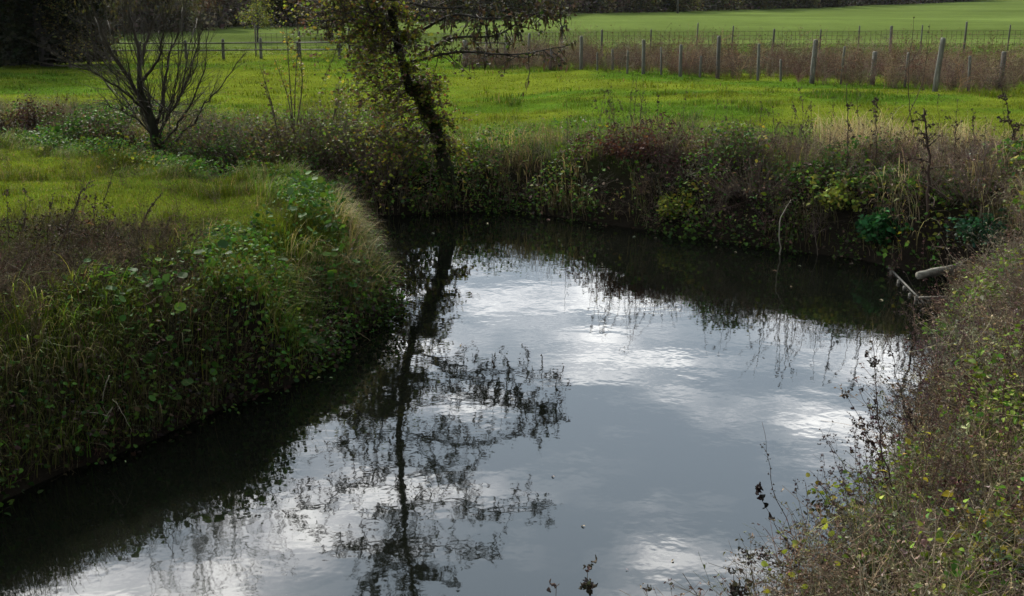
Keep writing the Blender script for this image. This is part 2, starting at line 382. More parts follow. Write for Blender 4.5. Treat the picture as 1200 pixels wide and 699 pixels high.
mud = np.array([.014, .011, .008]); gr = np.array([.042, .078, .008]); gr2 = np.array([.078, .098, .010]); fld = np.array([.064, .088, .022])
def mead_col(x, y):
    a = fbm(x, y * 1.8, .22, 31, 3)[:, None]; b = fbm(x, y, 1.1, 41, 3)[:, None]
    c = gr * (1 - sst(.35, .65, a)) + gr2 * sst(.35, .65, a)
    return c * (.65 + .7 * b)
cg = mead_col(vx, vy)
k = sst(.25, np.where(ss == 0, 1.0, 2.4), dd)[:, None]
cg = mud * (1 - k) + cg * k
kf = sst(52, 64, vy)[:, None]
stripe = fbm(vx * .2, vy, .09, 51, 3)[:, None]
cg = cg * (1 - kf) + fld * (.45 + 1.1 * stripe) * (.8 + .4 * fbm(vx * .35, vy, .45, 57, 3)[:, None]) * kf
kw = sst(-1, 4, hedge_d(vx, vy))[:, None]; cg = cg * (1 - kw) + np.array([.05, .045, .028]) * kw
# a green clearing and a brown one seen through the wood
cl_ = (np.exp(-((vx + 75) / 30) ** 2 - ((vy - 170) / 26) ** 2))[:, None] * 1.3
cg = cg * (1 - np.clip(cl_, 0, 1)) + np.array([.085, .12, .03]) * np.clip(cl_, 0, 1)
A = Acc(); A.add(v, tri, np.clip(cg, .004, .6))
m, t = new_mat('ground')
o_ = N(t, 'ShaderNodeOutputMaterial'); p_ = N(t, 'ShaderNodeBsdfPrincipled'); a_ = N(t, 'ShaderNodeAttribute', attribute_name='col'); tcn = N(t, 'ShaderNodeTexCoord')
f1 = noise(t, tcn.outputs['Object'], 7, 6, .65); f2 = noise(t, tcn.outputs['Object'], .8, 4, .6)
f = math_n(t, 'ADD', math_n(t, 'MULTIPLY', f1, .9), math_n(t, 'MULTIPLY', f2, .6)); f = math_n(t, 'ADD', f, .25)
vm = N(t, 'ShaderNodeVectorMath', operation='SCALE'); t.links.new(a_.outputs['Color'], vm.inputs[0]); t.links.new(f, vm.inputs['Scale'])
t.links.new(vm.outputs[0], p_.inputs['Base Color']); p_.inputs['Roughness'].default_value = .95; p_.inputs['Specular IOR Level'].default_value = .0
b_ = N(t, 'ShaderNodeBump'); b_.inputs['Strength'].default_value = .8; b_.inputs['Distance'].default_value = .06
t.links.new(f1, b_.inputs['Height']); t.links.new(b_.outputs[0], p_.inputs['Normal']); t.links.new(p_.outputs[0], o_.inputs[0])
g = A.build('ground', m, smooth=True); tag(g, 'green meadow and river banks rolling up to a far sunlit field', 'ground', kind='structure')

# water
wa = Acc(); xs = np.array([-45., 30.]); 
wv = np.array([[-41, -10, 0], [13, -10, 0], [13, 30, 0], [-41, 30, 0]], float); wa.add(wv, [[0, 1, 2], [0, 2, 3]], (0, 0, 0))
m, t = new_mat('river_water')
o_ = N(t, 'ShaderNodeOutputMaterial'); p_ = N(t, 'ShaderNodeBsdfPrincipled'); tcn = N(t, 'ShaderNodeTexCoord')
p_.inputs['Base Color'].default_value = (.0025, .003, .002, 1); p_.inputs['Roughness'].default_value = .025; p_.inputs['IOR'].default_value = 1.36
f1 = noise(t, tcn.outputs['Object'], 2.6, 3, .5, .1); f2 = noise(t, tcn.outputs['Object'], .45, 2, .5); f3 = noise(t, tcn.outputs['Object'], 11, 2, .5)
hgt = math_n(t, 'ADD', math_n(t, 'MULTIPLY', f1, .9), math_n(t, 'ADD', math_n(t, 'MULTIPLY', f2, 2.2), math_n(t, 'MULTIPLY', f3, .10)))
b_ = N(t, 'ShaderNodeBump'); b_.inputs['Strength'].default_value = 1; b_.inputs['Distance'].default_value = .0019
t.links.new(hgt, b_.inputs['Height']); t.links.new(b_.outputs[0], p_.inputs['Normal']); t.links.new(p_.outputs[0], o_.inputs[0])
tag(wa.build('river_water', m), 'still dark river mirroring the cloudy sky', 'water', kind='structure')

# ------------------------------------------------------------------ meadow and bank grass
def sample(n, x0, x1, y0, y1):
    x = rng.uniform(x0, x1, n); y = rng.uniform(y0, y1, n); return x, y
def ground_pts(x, y): return np.stack([x, y, ground(x, y)], -1)
def infrustum(x, y, mpx=60):
    return np.abs(x) < (600 + mpx) / F * (y * 1.03 + .9) + .3
def thin(x, y, keep):
    k = rng.uniform(0, 1, len(x)) < keep; return x[k], y[k]

def nb(x, y):                        # how withered the left bank is: its near end, left of the leafy slope
    q_ = x + .35 * (y - 9.7) + 1.1 * (fbm(x, y, .9, 301, 3) - .5); return (1 - sst(-3.5, -2.3, q_)) * (1 - sst(11.2, 12.2, y)) * (.55 + .45 * sst(.35, .6, fbm(x, y, 1.4, 303, 2)))
# far meadow between river and fence
A = Acc()
for (n, y0, y1, h0, wd) in ((260000, 18, 30, .060, .011), (200000, 28, 64, .065, .026)):
    x, y = sample(n, -34, 34, y0, y1)
    d = sdf(x, y); k = (side(x, y) == 1) & (d > 1.3) & infrustum(x, y) ; x, y, d = x[k], y[k], d[k]
    x, y = thin(x, y, .35 + .65 * sst(1.3, 3.5, d)); 
    p = ground_pts(x, y); tuft = fbm(x, y, 1.3, 61, 3); big = fbm(x, y * 1.8, .22, 31, 3)
    h = h0 * (.5 + 2.0 * sst(.55, .8, tuft)) * rng.uniform(.6, 1.4, len(x))
    c = mead_col(x, y) * np.array([1.25, 1.3, .95]); dk = sst(.50, .72, tuft)[:, None]; c = c * (1 - dk * .22)
    c = cjit(c, len(x), .2, .08); tan = rng.uniform(0, 1, len(x)) < .05; c[tan] = cjit((.16, .13, .05), tan.sum())
    grass(A, p, h, np.full(len(x), wd) * rng.uniform(.6, 1.3, len(x)), c, (0, 1, 2))
tag(A.build('meadow_grass', M_grass), 'bright green grazed grass of the meadow across the river', 'grass', kind='stuff')

# left bank turf
A = Acc()
x, y = sample(330000, -12, -1, 4, 21)
d = sdf(x, y); k = (side(x, y) == 0) & (d > .45) & infrustum(x, y) & (rng.uniform(0, 1, len(x)) > .82 * nb(x, y)); x, y, d = x[k], y[k], d[k]
p = ground_pts(x, y); tuft = fbm(x, y, 1.6, 71, 3)
h = (.035 + .16 * sst(.5, .75, tuft) + .10 * (1 - sst(.5, 1.6, d))) * rng.uniform(.6, 1.5, len(x))
a = fbm(x, y, .5, 81, 3)[:, None]
c = np.array([.085, .12, .012]) * (1 - a) + np.array([.13, .15, .015]) * a
c = cjit(c * (1.2 - .5 * sst(.42, .7, tuft)[:, None]) * (.75 + .5 * fbm(x, y, 3.1, 85, 2)[:, None]), len(x), .25, .10); dead = rng.uniform(0, 1, len(x)) < .07; c[dead] = cjit((.22, .17, .08), dead.sum())
grass(A, p, h, .0065 * rng.uniform(.6, 1.4, len(x)), c, (0, 1, 2))
tag(A.build('bank_turf', M_grass), 'short lime green grass on top of the near left bank', 'grass', kind='stuff')

# long grass hanging over the left bank's lip
A = Acc()
def long_grass(A, x, y, L, cols, wd=.008, out=1.0):
    n = len(x); p = ground_pts(x, y); e = .05
    gxn = sdf(x + e, y) - sdf(x - e, y); gyn = sdf(x, y + e) - sdf(x, y - e)
    yaw = np.arctan2(-gyn, -gxn) - math.pi / 2 + rng.normal(0, .8 / out, n)
    c = cjit(cols[rng.integers(0, len(cols), n)], n, .22, .08)
    pick = rng.choice([1, 2, 3], n, p=[.3, .4, .3]); R = yaw_frames(yaw)
    for k in (1, 2, 3):
        m = pick == k; inst(A, BLADES[k], p[m], R[m], np.stack([np.full(m.sum(), wd) * rng.uniform(.6, 1.3, m.sum()), L[m], L[m]], -1), c[m])
def left_wet(x, y): return sst(6.5, 10.5, y)     # share of grass, nearer part is brambly
x, y = sample(300000, -10, -1, 4, 20)
d = sdf(x, y); tn = fbm(x, y, 1.2, 91, 3)
k = (side(x, y) == 0) & (d > .02) & (d < 1.5) & infrustum(x, y) & (rng.uniform(0, 1, len(x)) < sst(.38, .60, tn + .06)) & (rng.uniform(0, 1, len(x)) < .85 * (1 - .88 * nb(x, y)))
x, y, d, tn = x[k], y[k], d[k], tn[k]
cols = np.array([(.10, .16, .018), (.14, .19, .022), (.07, .12, .014), (.09, .15, .018), (.12, .17, .022), (.16, .16, .04), (.24, .19, .09)])
cl = fbm(x, y, 2.6, 95, 2); long_grass(A, x, y, (.07 + .26 * sst(.4, .75, cl)) * rng.uniform(.6, 1.5, len(x)), cols)
tag(A.build('tussock_grass', M_grass), 'long tussock grass spilling over the left bank towards the water', 'grass', kind='stuff')
# the straw coloured tip of the promontory
A = Acc(); c0 = onz(425, 330, 0); c0[0] += .05
x = rng.normal(c0[0] - .25, .42, 9000); y = rng.normal(c0[1] - .9, .95, 9000); d = sdf(x, y); k = (d > .02) & (d < .6) & (rng.uniform(0, 1, 9000) < sst(.46, .60, fbm(x, y, 3.4, 99, 2)) * .8); x, y = x[k], y[k]
long_grass(A, x, y, rng.uniform(.2, .65, len(x)) * (.5 + fbm(x, y, 3., 97, 2)), np.array([(.32, .25, .13), (.26, .20, .09), (.13, .14, .03), (.36, .29, .16), (.16, .17, .03)]), .007, .6)
tag(A.build('straw_grass', M_grass), 'straw coloured dry grass drooping from the tip of the left bank', 'grass', kind='stuff')

# ------------------------------------------------------------------ leafy and dead growth on the banks
def outward(x, y):
    e = .05; g_ = np.stack([sdf(x + e, y) - sdf(x - e, y), sdf(x, y + e) - sdf(x, y - e), np.zeros(len(x))], -1); return -norm(g_)
def mounds(x, y, seed, s=1.1): return fbm(x, y, s, seed, 3)
# weed clump templates: fine curved stems with dead leaflets
def clump_tpl(nst, h, spread, leafn, lsize, stemr=.0022, curl=True, branch=2):
    A = Acc()
    for i in range(nst):
        a = random.uniform(0, 6.28); sp_ = spread * random.uniform(.2, 1)
        P = path((random.gauss(0, .03), random.gauss(0, .03), 0), (math.cos(a) * sp_, math.sin(a) * sp_, 1), h * random.uniform(.6, 1.15), 5, .12, -.03 if not curl else -.06)
        sh = random.uniform(.7, 1.2); tube(A, P, np.linspace(stemr, stemr * .45, len(P)), 3, (sh, sh, sh), False)
        for b in range(branch):
            k = random.randint(1, 4); Q = path(P[k], (random.gauss(0, 1), random.gauss(0, 1), random.uniform(.1, 1)), h * random.uniform(.15, .35), 3, .15)
            tube(A, Q, stemr * .5, 3, (sh, sh, sh), False)
            nl = leafn // 2
            if nl: leaves(A, Q[rng.integers(0, len(Q), nl)] + rng.normal(0, .006, (nl, 3)), lsize * rng.uniform(.5, 1.2, nl), cjit((1.15, 1.1, 1.0), nl) * 1.0, CURL, .2)
        if leafn: leaves(A, P[rng.integers(1, len(P), leafn)] + rng.normal(0, .008, (leafn, 3)), lsize * rng.uniform(.5, 1.2, leafn), cjit((1.1, 1.05, 1.0), leafn), CURL, .2)
    return (np.concatenate(A.v).astype(float), np.concatenate(A.f), np.concatenate(A.c).astype(float))
TWIG = [clump_tpl(7, .55, .8, 3, .028) for _ in range(5)]
TWIGN = [clump_tpl(9, .5, .9, 4, .022, .0016, True, 4) for _ in range(5)]
TALL = [clump_tpl(3, 1.0, .35, 10, .03, .003, False, 5) for _ in range(5)]
def clumps(A, tpls, pos, sc, col, lean=.35):
    n = len(pos); pick = rng.integers(0, len(tpls), n); R = yaw_frames(rng.uniform(0, 6.28, n), rng.uniform(0, lean, n), rng.uniform(0, 6.28, n))
    for k in range(len(tpls)):
        m = pick == k; inst(A, tpls[k], pos[m], R[m], sc[m], col[m])
GREENS = np.array([(.030, .075, .014), (.045, .095, .016), (.065, .12, .018), (.035, .065, .02)])
YEL = np.array([(.16, .17, .025), (.24, .21, .03), (.11, .14, .02)])
BROWN = np.array([(.085, .055, .045), (.11, .075, .055), (.06, .035, .03), (.13, .10, .07)])
RED = np.array([(.07, .03, .025), (.09, .04, .03)])
def leaf_cover(A, x, y, hmax, size, cols, tpl, seed, outm=.15, up=.7, lay=1.0):
    n = len(x); p = ground_pts(x, y); md = mounds(x, y, seed)
    hh = hmax * (.25 + 1.3 * sst(.3, .75, md)) ; r = rng.uniform(0, 1, n) ** .6
    p[:, 2] += hh * r; p += outward(x, y) * (outm * r * rng.uniform(0, 1, n))[:, None]
    p[:, 2] = np.maximum(p[:, 2], .02)
    leaves(A, p, size * rng.uniform(.55, 1.25, n), cjit(cols[rng.integers(0, len(cols), n)], n, .25, .1), tpl, up)

def clearlog(x, y):                  # nothing grows on or right in front of the log
    u = x - LOGP[0]; v_ = y - LOGP[1]; return ~((np.abs(u + .05) < .55) & (v_ < .12) & (v_ > -2.2 + 1.2 * np.clip(u, 0, 1)))
def pick_area(n, box, s_, dmin, dmax, prob):
    x, y = sample(n, *box); d = sdf(x, y); k = (side(x, y) == s_) & (d > dmin) & (d < dmax) & infrustum(x, y, 120)
    x, y, d = x[k], y[k], d[k]; pr = prob(x, y, d) * clearlog(x, y); k = rng.uniform(0, 1, len(x)) < pr; return x[k], y[k]

LOG = onz(1120, 334)
# ---- left bank
A = Acc(); box = (-11, -1, 3, 20)
x, y = pick_area(260000, box, 0, -.02, 1.25, lambda x, y, d: (.18 + .8 * sst(.46, .60, fbm(x, y, .9, 101, 3) + .05)) * .55 * (1 - .75 * nb(x, y)))
leaf_cover(A, x, y, .24, .03 + .04 * vnoise(x * 1.7, y * 1.7, 9), np.concatenate([GREENS * 1.25, YEL[2:] * .8]), LEAF7, 5, .2)
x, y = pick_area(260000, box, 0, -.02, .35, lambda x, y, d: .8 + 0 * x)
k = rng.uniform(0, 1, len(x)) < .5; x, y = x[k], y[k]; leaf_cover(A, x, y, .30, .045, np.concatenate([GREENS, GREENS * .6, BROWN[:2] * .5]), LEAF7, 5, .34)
x, y = pick_area(60000, box, 0, .0, 1.1, lambda x, y, d: sst(.50, .62, fbm(x, y, 1.0, 111, 3)) * .38 * (1 - .5 * nb(x, y)))
leaf_cover(A, x, y, .26, .085, GREENS * 1.15, ROUND, 5, .18, 1.0)
x, y = pick_area(40000, box, 0, .3, 1.6, lambda x, y, d: sst(.55, .65, fbm(x, y, 1.3, 113, 3)) * .3)
leaf_cover(A, x, y, .2, .06, YEL, LEAF7, 5, .1)
def curtain(A, n, box_, s_, zmax, size, cols, tpl, seed, lo=.42):
    x, y = pick_area(n, box_, s_, -.02, .30, lambda x, y, d: sst(lo, lo + .15, fbm(x, y, 1.5, seed, 3)))
    p = np.stack([x, y, rng.uniform(.015, 1, len(x)) ** 1.4 * zmax], -1); p[:, :2] += (outward(x, y) * (sdf(x, y) + rng.uniform(.0, .22, len(x)))[:, None])[:, :2]
    leaves(A, p, size * rng.uniform(.45, 1.3, len(x)), cjit(cols[rng.integers(0, len(cols), len(x))], len(x), .3, .1), tpl, .3)
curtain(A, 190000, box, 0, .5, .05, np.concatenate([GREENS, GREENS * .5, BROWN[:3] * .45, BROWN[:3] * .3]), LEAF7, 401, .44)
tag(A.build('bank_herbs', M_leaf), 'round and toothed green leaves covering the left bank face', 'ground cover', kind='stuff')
A = Acc()
x, y = pick_area(40000, box, 0, .0, 3.2, lambda x, y, d: nb(x, y) * .75 + .03)
clumps(A, TWIG, ground_pts(x, y), rng.uniform(.35, .75, len(x)), cjit(np.array([(.10, .07, .04), (.07, .05, .03), (.05, .035, .02), (.16, .12, .07)])[rng.integers(0, 4, len(x))], len(x)), 1.0)
x, y = pick_area(150000, box, 0, .0, 3.2, lambda x, y, d: nb(x, y) * .6 * sst(.3, .5, fbm(x, y, 1.2, 121, 3)))
leaf_cover(A, x, y, .2, .05, np.array([(.035, .022, .012), (.022, .018, .010), (.03, .04, .010), (.05, .032, .014)]), CURL, 5, .15)
x, y = pick_area(14000, box, 0, .5, 3.0, lambda x, y, d: nb(x, y) * .35 * sst(.5, .6, fbm(x, y, 1.0, 123, 3)))
leaf_cover(A, x, y, .3, .09, np.array([(.35, .2, .07), (.3, .16, .05), (.4, .28, .12)]), CURL, 5, .1)
tag(A.build('dead_bramble', M_dead), 'dark brown withered bramble tangle on the near end of the left bank', 'ground cover', kind='stuff')

# ---- far bank
A = Acc(); box = (-22, 13, 12, 28)
def fx(x): return sst(1.0, 4.5, x)
def fade(x, y, d): return .05 + .95 * (1 - sst(-.35, .35, d - (1.65 + 2.6 * (fbm(x, y * .4, .7, 137, 3) - .5) + .7 * (1 - sst(-4, -1, x)) + 1.0 * sst(4.5, 7, x))))
x, y = pick_area(800000, box, 1, -.05, 3.6, lambda x, y, d: fade(x, y, d) * (.12 + .88 * sst(.40, .56, fbm(x, y, .9, 131, 3) + .05 - .12 * fx(x))) * .6)
leaf_cover(A, x, y, .36, .035 + .07 * vnoise(x * 1.3, y * 1.3, 77), np.concatenate([GREENS, GREENS * 1.3, YEL[2:] * .9, BROWN[:2], np.array([(.10, .13, .03)])]), LEAF4, 6, .4)
x, y = pick_area(260000, box, 1, .1, 3.2, lambda x, y, d: fade(x, y, d) * sst(.54, .66, fbm(x, y, 1.1, 141, 3)) * .35 * (.35 + .65 * fx(x)))
leaf_cover(A, x, y, .42, .08, YEL * .8, LEAF4, 6, .3)
curtain(A, 420000, box, 1, .45, .055, np.concatenate([GREENS, GREENS * .6, BROWN[:3] * .7]), LEAF4, 411, .40)
tag(A.build('riverside_scrub', M_leaf), 'mixed green and yellowing scrub leaves along the far bank', 'ground cover', kind='stuff')
A = Acc()
x, y = pick_area(60000, box, 1, .05, 3.6, lambda x, y, d: fade(x, y, d) * (.22 + .6 * fx(x)) * (.25 + .75 * sst(.38, .58, fbm(x, y, .7, 151, 3) + .05 * fx(x))) * .6)
clumps(A, TWIGN, ground_pts(x, y), rng.uniform(.7, 1.35, len(x)), cjit(np.array([(.16, .115, .085), (.12, .085, .06), (.21, .165, .12), (.09, .055, .045)])[rng.integers(0, 4, len(x))], len(x)), .8)
x, y = pick_area(200000, box, 1, .05, 3.0, lambda x, y, d: fade(x, y, d) * (.25 + .4 * fx(x)) * sst(.45, .6, fbm(x, y, .9, 161, 3)) * .6)
leaf_cover(A, x, y, .40, .055, np.array([(.13, .085, .05), (.09, .06, .035), (.16, .12, .06)]), CURL, 6, .25)
x, y = pick_area(30000, (.6, 3.2, 15, 24), 1, .6, 2.0, lambda x, y, d: sst(.48, .6, fbm(x, y, 1.1, 171, 3)) * .6)
leaf_cover(A, x, y, .4, .07, RED, CURL, 6, .1)
tag(A.build('dead_weeds', M_dead), 'mauve brown dead weed stems matted along the far bank', 'ground cover', kind='stuff')
A = Acc()
x, y = pick_area(260000, box, 1, .02, 2.8, lambda x, y, d: sst(.5, .66, fbm(x, y, 1.3, 181, 3)) * .45)
long_grass(A, x, y, rng.uniform(.2, .6, len(x)), np.array([(.17, .14, .07), (.10, .11, .025), (.12, .09, .05), (.22, .18, .10)]), .011)
x, y = pick_area(260000, box, 1, .8, 4.2, lambda x, y, d: sst(.40, .6, fbm(x, y, 1.5, 183, 3)) * .5)
long_grass(A, x, y, rng.uniform(.12, .4, len(x)), np.array([(.09, .15, .015), (.06, .11, .012), (.12, .16, .03), (.16, .14, .06)]), .011, .3)
x, y = pick_area(40000, (5.2, 13, 12, 20), 1, .2, 4.5, lambda x, y, d: sst(.42, .6, fbm(x, y, 1.0, 191, 3)) * .5)
long_grass(A, x, y, rng.uniform(.35, .9, len(x)), np.array([(.26, .21, .13), (.18, .14, .09), (.30, .25, .16)]), .010)
tag(A.build('sedge', M_grass), 'dry tan grasses drooping from the far bank', 'grass', kind='stuff')

A = Acc()
x, y = pick_area(200000, (-11, 8, 5, 21), 1, .0, .35, lambda x, y, d: sst(.4, .6, fbm(x, y, 1.6, 187, 2)) * .8)
long_grass(A, x, y, rng.uniform(.2, .5, len(x)), np.array([(.12, .10, .05), (.07, .08, .02), (.16, .13, .08)]), .009)
x, y = pick_area(260000, (-11, 0, 3, 18), 0, .0, .45, lambda x, y, d: (.2 + .8 * sst(.4, .6, fbm(x, y, 1.6, 189, 2))) * .7)
long_grass(A, x, y, rng.uniform(.25, .65, len(x)), np.array([(.10, .10, .04), (.06, .08, .015), (.14, .11, .06)]), .006)
tag(A.build('waterside_grass', M_grass), 'limp grass trailing down to the waterline', 'grass', kind='stuff')
# ---- right bank, close to the camera
A = Acc(); box = (.2, 12, 3, 14)
def nolog(x, y): return (np.hypot(x - LOG[0], y - LOG[1]) > .7) & (np.hypot(x - LOG[0] + .15, y - LOG[1] + .9) > .75)
x, y = pick_area(240000, box, 2, .1, 6, lambda x, y, d: nolog(x, y) * sst(.42, .58, fbm(x, y, 1.3, 201, 3)) * .42)
leaf_cover(A, x, y, .46, .02 + .035 * vnoise(x * 1.9, y * 1.9, 56), np.array([(.06, .12, .02), (.12, .17, .02), (.08, .13, .03), (.16, .18, .03)]), LEAF7, 8, .15)
x, y = pick_area(70000, box, 2, .1, 6, lambda x, y, d: sst(.54, .68, fbm(x, y, 1.7, 211, 3)) * .22)
leaf_cover(A, x, y, .5, .022 + .035 * vnoise(x * 2.1, y * 2.1, 55), YEL, LEAF7, 8, .15)
tag(A.build('bank_herbs', M_leaf), 'small green and yellow leaves scattered through the near right bank', 'ground cover', kind='stuff')
A = Acc()
x, y = pick_area(15000, box, 2, .02, 6, lambda x, y, d: .5 * nolog(x, y) * sst(.3, .5, fbm(x, y, 1.1, 221, 3)))
clumps(A, TWIGN, ground_pts(x, y), rng.uniform(.8, 1.5, len(x)), cjit(np.array([(.15, .12, .085), (.21, .17, .11), (.11, .08, .055), (.09, .055, .04), (.26, .21, .13)])[rng.integers(0, 5, len(x))], len(x)), .8)
x, y = pick_area(5200, box, 2, .1, 6, lambda x, y, d: .35 * nolog(x, y))
clumps(A, TALL, ground_pts(x, y), rng.uniform(.5, .95, len(x)), cjit(np.array([(.16, .12, .08), (.10, .06, .04), (.24, .19, .12), (.07, .045, .03)])[rng.integers(0, 4, len(x))], len(x)), .7)
x, y = pick_area(60000, box, 2, .05, 6, lambda x, y, d: .4 * nolog(x, y))
leaf_cover(A, x, y, .42, .028, np.array([(.12, .085, .05), (.08, .055, .035), (.16, .12, .07)]), CURL, 8, .12)
tag(A.build('dead_weeds', M_dead), 'greyish mauve dead weed stems massed on the near right bank', 'ground cover', kind='stuff')
A = Acc()
x, y = pick_area(120000, box, 2, .05, 6, lambda x, y, d: nolog(x, y) * (.15 + .85 * sst(.42, .6, fbm(x, y, 1.2, 231, 3))) * .5)
long_grass(A, x, y, rng.uniform(.15, .55, len(x)), np.array([(.22, .18, .10), (.28, .23, .14), (.10, .15, .02), (.14, .19, .03)]), .006, .6)
tag(A.build('bank_grass', M_grass), 'tufts of tan and green grass on the near right bank', 'grass', kind='stuff')

# weeds along the fences
A = Acc()
x, y = sample(21000, -2, 34, 27, 62); p0 = hit(1095, 107); p1 = hit(680, 82)
def fence_y(x): return p0[1] + (x - p0[0]) * (p1[1] - p0[1]) / (p1[0] - p0[0])
k = (y > fence_y(x) - .3) & (y < fence_y(x) + np.interp(x, [0, 15], [7, 13])) & (rng.uniform(0, 1, len(x)) < (.05 + .95 * sst(.42, .56, fbm(x, y, .8, 241, 3) + .035))); x, y = x[k], y[k]
clumps(A, TALL, ground_pts(x, y), rng.uniform(.4, 1.5, len(x)), cjit(np.array([(.15, .09, .055), (.19, .14, .09), (.10, .05, .03), (.23, .18, .11)])[rng.integers(0, 4, len(x))], len(x)), .3)
k = rng.uniform(0, 1, len(x)) < .35; x, y = x[k], y[k]; clumps(A, TWIGN, ground_pts(x, y), rng.uniform(.9, 1.7, len(x)), cjit(BROWN[rng.integers(0, 4, len(x))] * 1.4, len(x)), .3)
tag(A.build('dock_stems', M_dead), 'rust brown dead dock stems standing thick along the fences', 'ground cover', kind='stuff')
#PART2
# ------------------------------------------------------------------ trees
def grow(bark, leafpts, p0, d, L, r, depth, wob=.14, grav=0.0, kids=(4, 6), spread=.9, ratio=.5, sides=6, col=(.05, .045, .035), leafn=6, start=.25):
    P = path(p0, d, L, max(4, int(L / .18)) if L < 3 else 14, wob, grav); n = len(P)
    tube(bark, P, r * (1 - .8 * np.linspace(0, 1, n) ** 1.1), max(3, sides), col)
    if depth <= 1:
        for i in range(leafn): leafpts.append(P[random.randint(1, n - 1)] + rng.normal(0, .025, 3))
    if depth == 0: return
    for k in range(random.randint(*kids)):
        t = random.uniform(start, 1); i = min(n - 2, int(t * (n - 1))); tg = norm(P[i + 1] - P[i])
        dd = norm(tg + spread * rng.normal(0, .75, 3) + np.array([0, 0, .15]))
        grow(bark, leafpts, P[i], dd, L * ratio * random.uniform(.6, 1.2) * (1.15 - .5 * t), r * .45 * (1.1 - .5 * t), depth - 1, wob * 1.15, grav, kids, spread, ratio, sides - 1, col, leafn, .15)

# the alder leaning over the far bank
YT = 20.0
base = hit(531, 222); base[2] -= .35
YT = base[1]
tp = [base, at(513, 160, YT - .1), at(498, 125, YT - .15), at(488, 95, YT - .2)] + [mirrored(a, b, YT - .3) for a, b in ((487, 385), (474, 440), (468, 500), (470, 560), (476, 620), (484, 680), (492, 740), (505, 800))]
tp = spline(tp, 4); tp = tp + rng.normal(0, .018, tp.shape) * np.linspace(0, 1, len(tp))[:, None]
alder = empty('alder_tree', base)
tag(alder, 'crooked alder leaning left over the water, ivy round its dark trunk', 'tree')
T = Acc(); tr_ = np.interp(np.linspace(0, 1, len(tp)), [0, .08, .3, .7, 1], [.18, .108, .085, .05, .018]); tube(T, tp, tr_, 12)
T.build('trunk', M_bark, alder, True, base)
LB = Acc(); lp = []
BC = (.032, .027, .02)
def zat(zq): i = int(np.argmin(np.abs(tp[:, 2] - zq))); return tp[i]
H_top = tp[-1][2]
for zq in np.concatenate([np.arange(3.0, H_top, .25), np.arange(3.1, H_top, .40)]):
    for k in range(1):
        a = random.uniform(0, 6.28); L = np.interp(zq, [2, 3.2, 6, H_top], [1.5, 2.0, 1.7, .6]) * random.uniform(.7, 1.15)
        grow(LB, lp, zat(zq), (math.cos(a), math.sin(a) * .9, random.uniform(.0, .45)), L, .024, 2, .13, -.02, (5, 7), .8, .45, 5, BC, 4)
# long boughs that reach out right over the water, and left
for (pxs, zz0) in (([(480, 410), (540, 430), (600, 436), (650, 452)], 0), ([(470, 505), (530, 520), (590, 510), (632, 500)], 0), ([(474, 595), (530, 590), (580, 598), (634, 597)], 0),
                   ([(470, 545), (420, 560), (380, 590), (330, 600)], 0), ([(476, 440), (430, 462), (395, 470)], 0), ([(478, 640), (430, 640), (380, 625)], 0), ([(484, 650), (530, 640), (575, 655)], 0)):
    P = spline([mirrored(a, b, YT - .3 - .35 * i) for i, (a, b) in enumerate(pxs)], 6)
    tube(LB, P, np.linspace(.028, .007, len(P)), 6, BC)
    for i in range(3, len(P)):
        for q_ in range(2):
            grow(LB, lp, P[i], rng.normal(0, 1, 3) * np.array([.9, .9, .5]) + np.array([.2, 0, -.1]), random.uniform(.3, .65), .010, 1, .16, -.04, (2, 4), .9, .5, 4, BC, 4)
# the two low boughs seen directly against the meadow
for pts in ([(490, 65), (530, 45), (580, 42), (615, 22), (650, 8)], [(487, 40), (530, 18), (570, 22), (625, 18), (662, 20)]):
    P = spline([at(a, b, YT - .2 - .3 * i) for i, (a, b) in enumerate(pts)], 6)
    tube(LB, P, np.linspace(.027, .006, len(P)), 6, BC)
    for i in range(3, len(P)):
        for q_ in range(2): grow(LB, lp, P[i], rng.normal(0, 1, 3) * np.array([.8, .8, .7]), random.uniform(.2, .55), .010, 1, .16, -.05, (2, 4), .9, .5, 4, BC, 6)
bo = LB.build('branches', M_twig, alder, origin=base)
lp = np.array(lp); keep = rng.uniform(0, 1, len(lp)) < np.where(lp[:, 2] < 3.9, .45, .66); lp = lp[keep]; n = len(lp)
LV = Acc(); cc = np.array([(.05, .045, .025), (.07, .045, .03), (.06, .07, .02), (.035, .03, .02)])
leaves(LV, lp, rng.uniform(.035, .085, n), cjit(cc[rng.integers(0, 4, n)], n), LEAF7, .3)
k = rng.uniform(0, 1, n) < .22                                       # hanging catkins and shrivelled strings
cp_ = lp[k]; m_ = len(cp_); ax = np.tile([0, 0, -1.], (m_, 1)) + rng.normal(0, .1, (m_, 3))
leaves(LV, cp_, rng.uniform(.08, .2, m_), cjit((.05, .035, .025), m_), SLIM, 0, ax)
LV.build('crown', M_leaf, alder, origin=base)
CK = Acc(); cp_ = lp[rng.uniform(0, 1, n) < .12]; m_ = len(cp_); leaves(CK, cp_, rng.uniform(.05, .09, m_), cjit((.06, .035, .03), m_), SLIM, 0, np.tile([0, 0, -1.], (m_, 1)) + rng.normal(0, .08, (m_, 3)))
co = CK.build('catkins', M_dead, origin=(0, 0, 0)); co.data.transform(__import__('mathutils').Matrix.Translation([-float(q) for q in base])); co.parent = bo
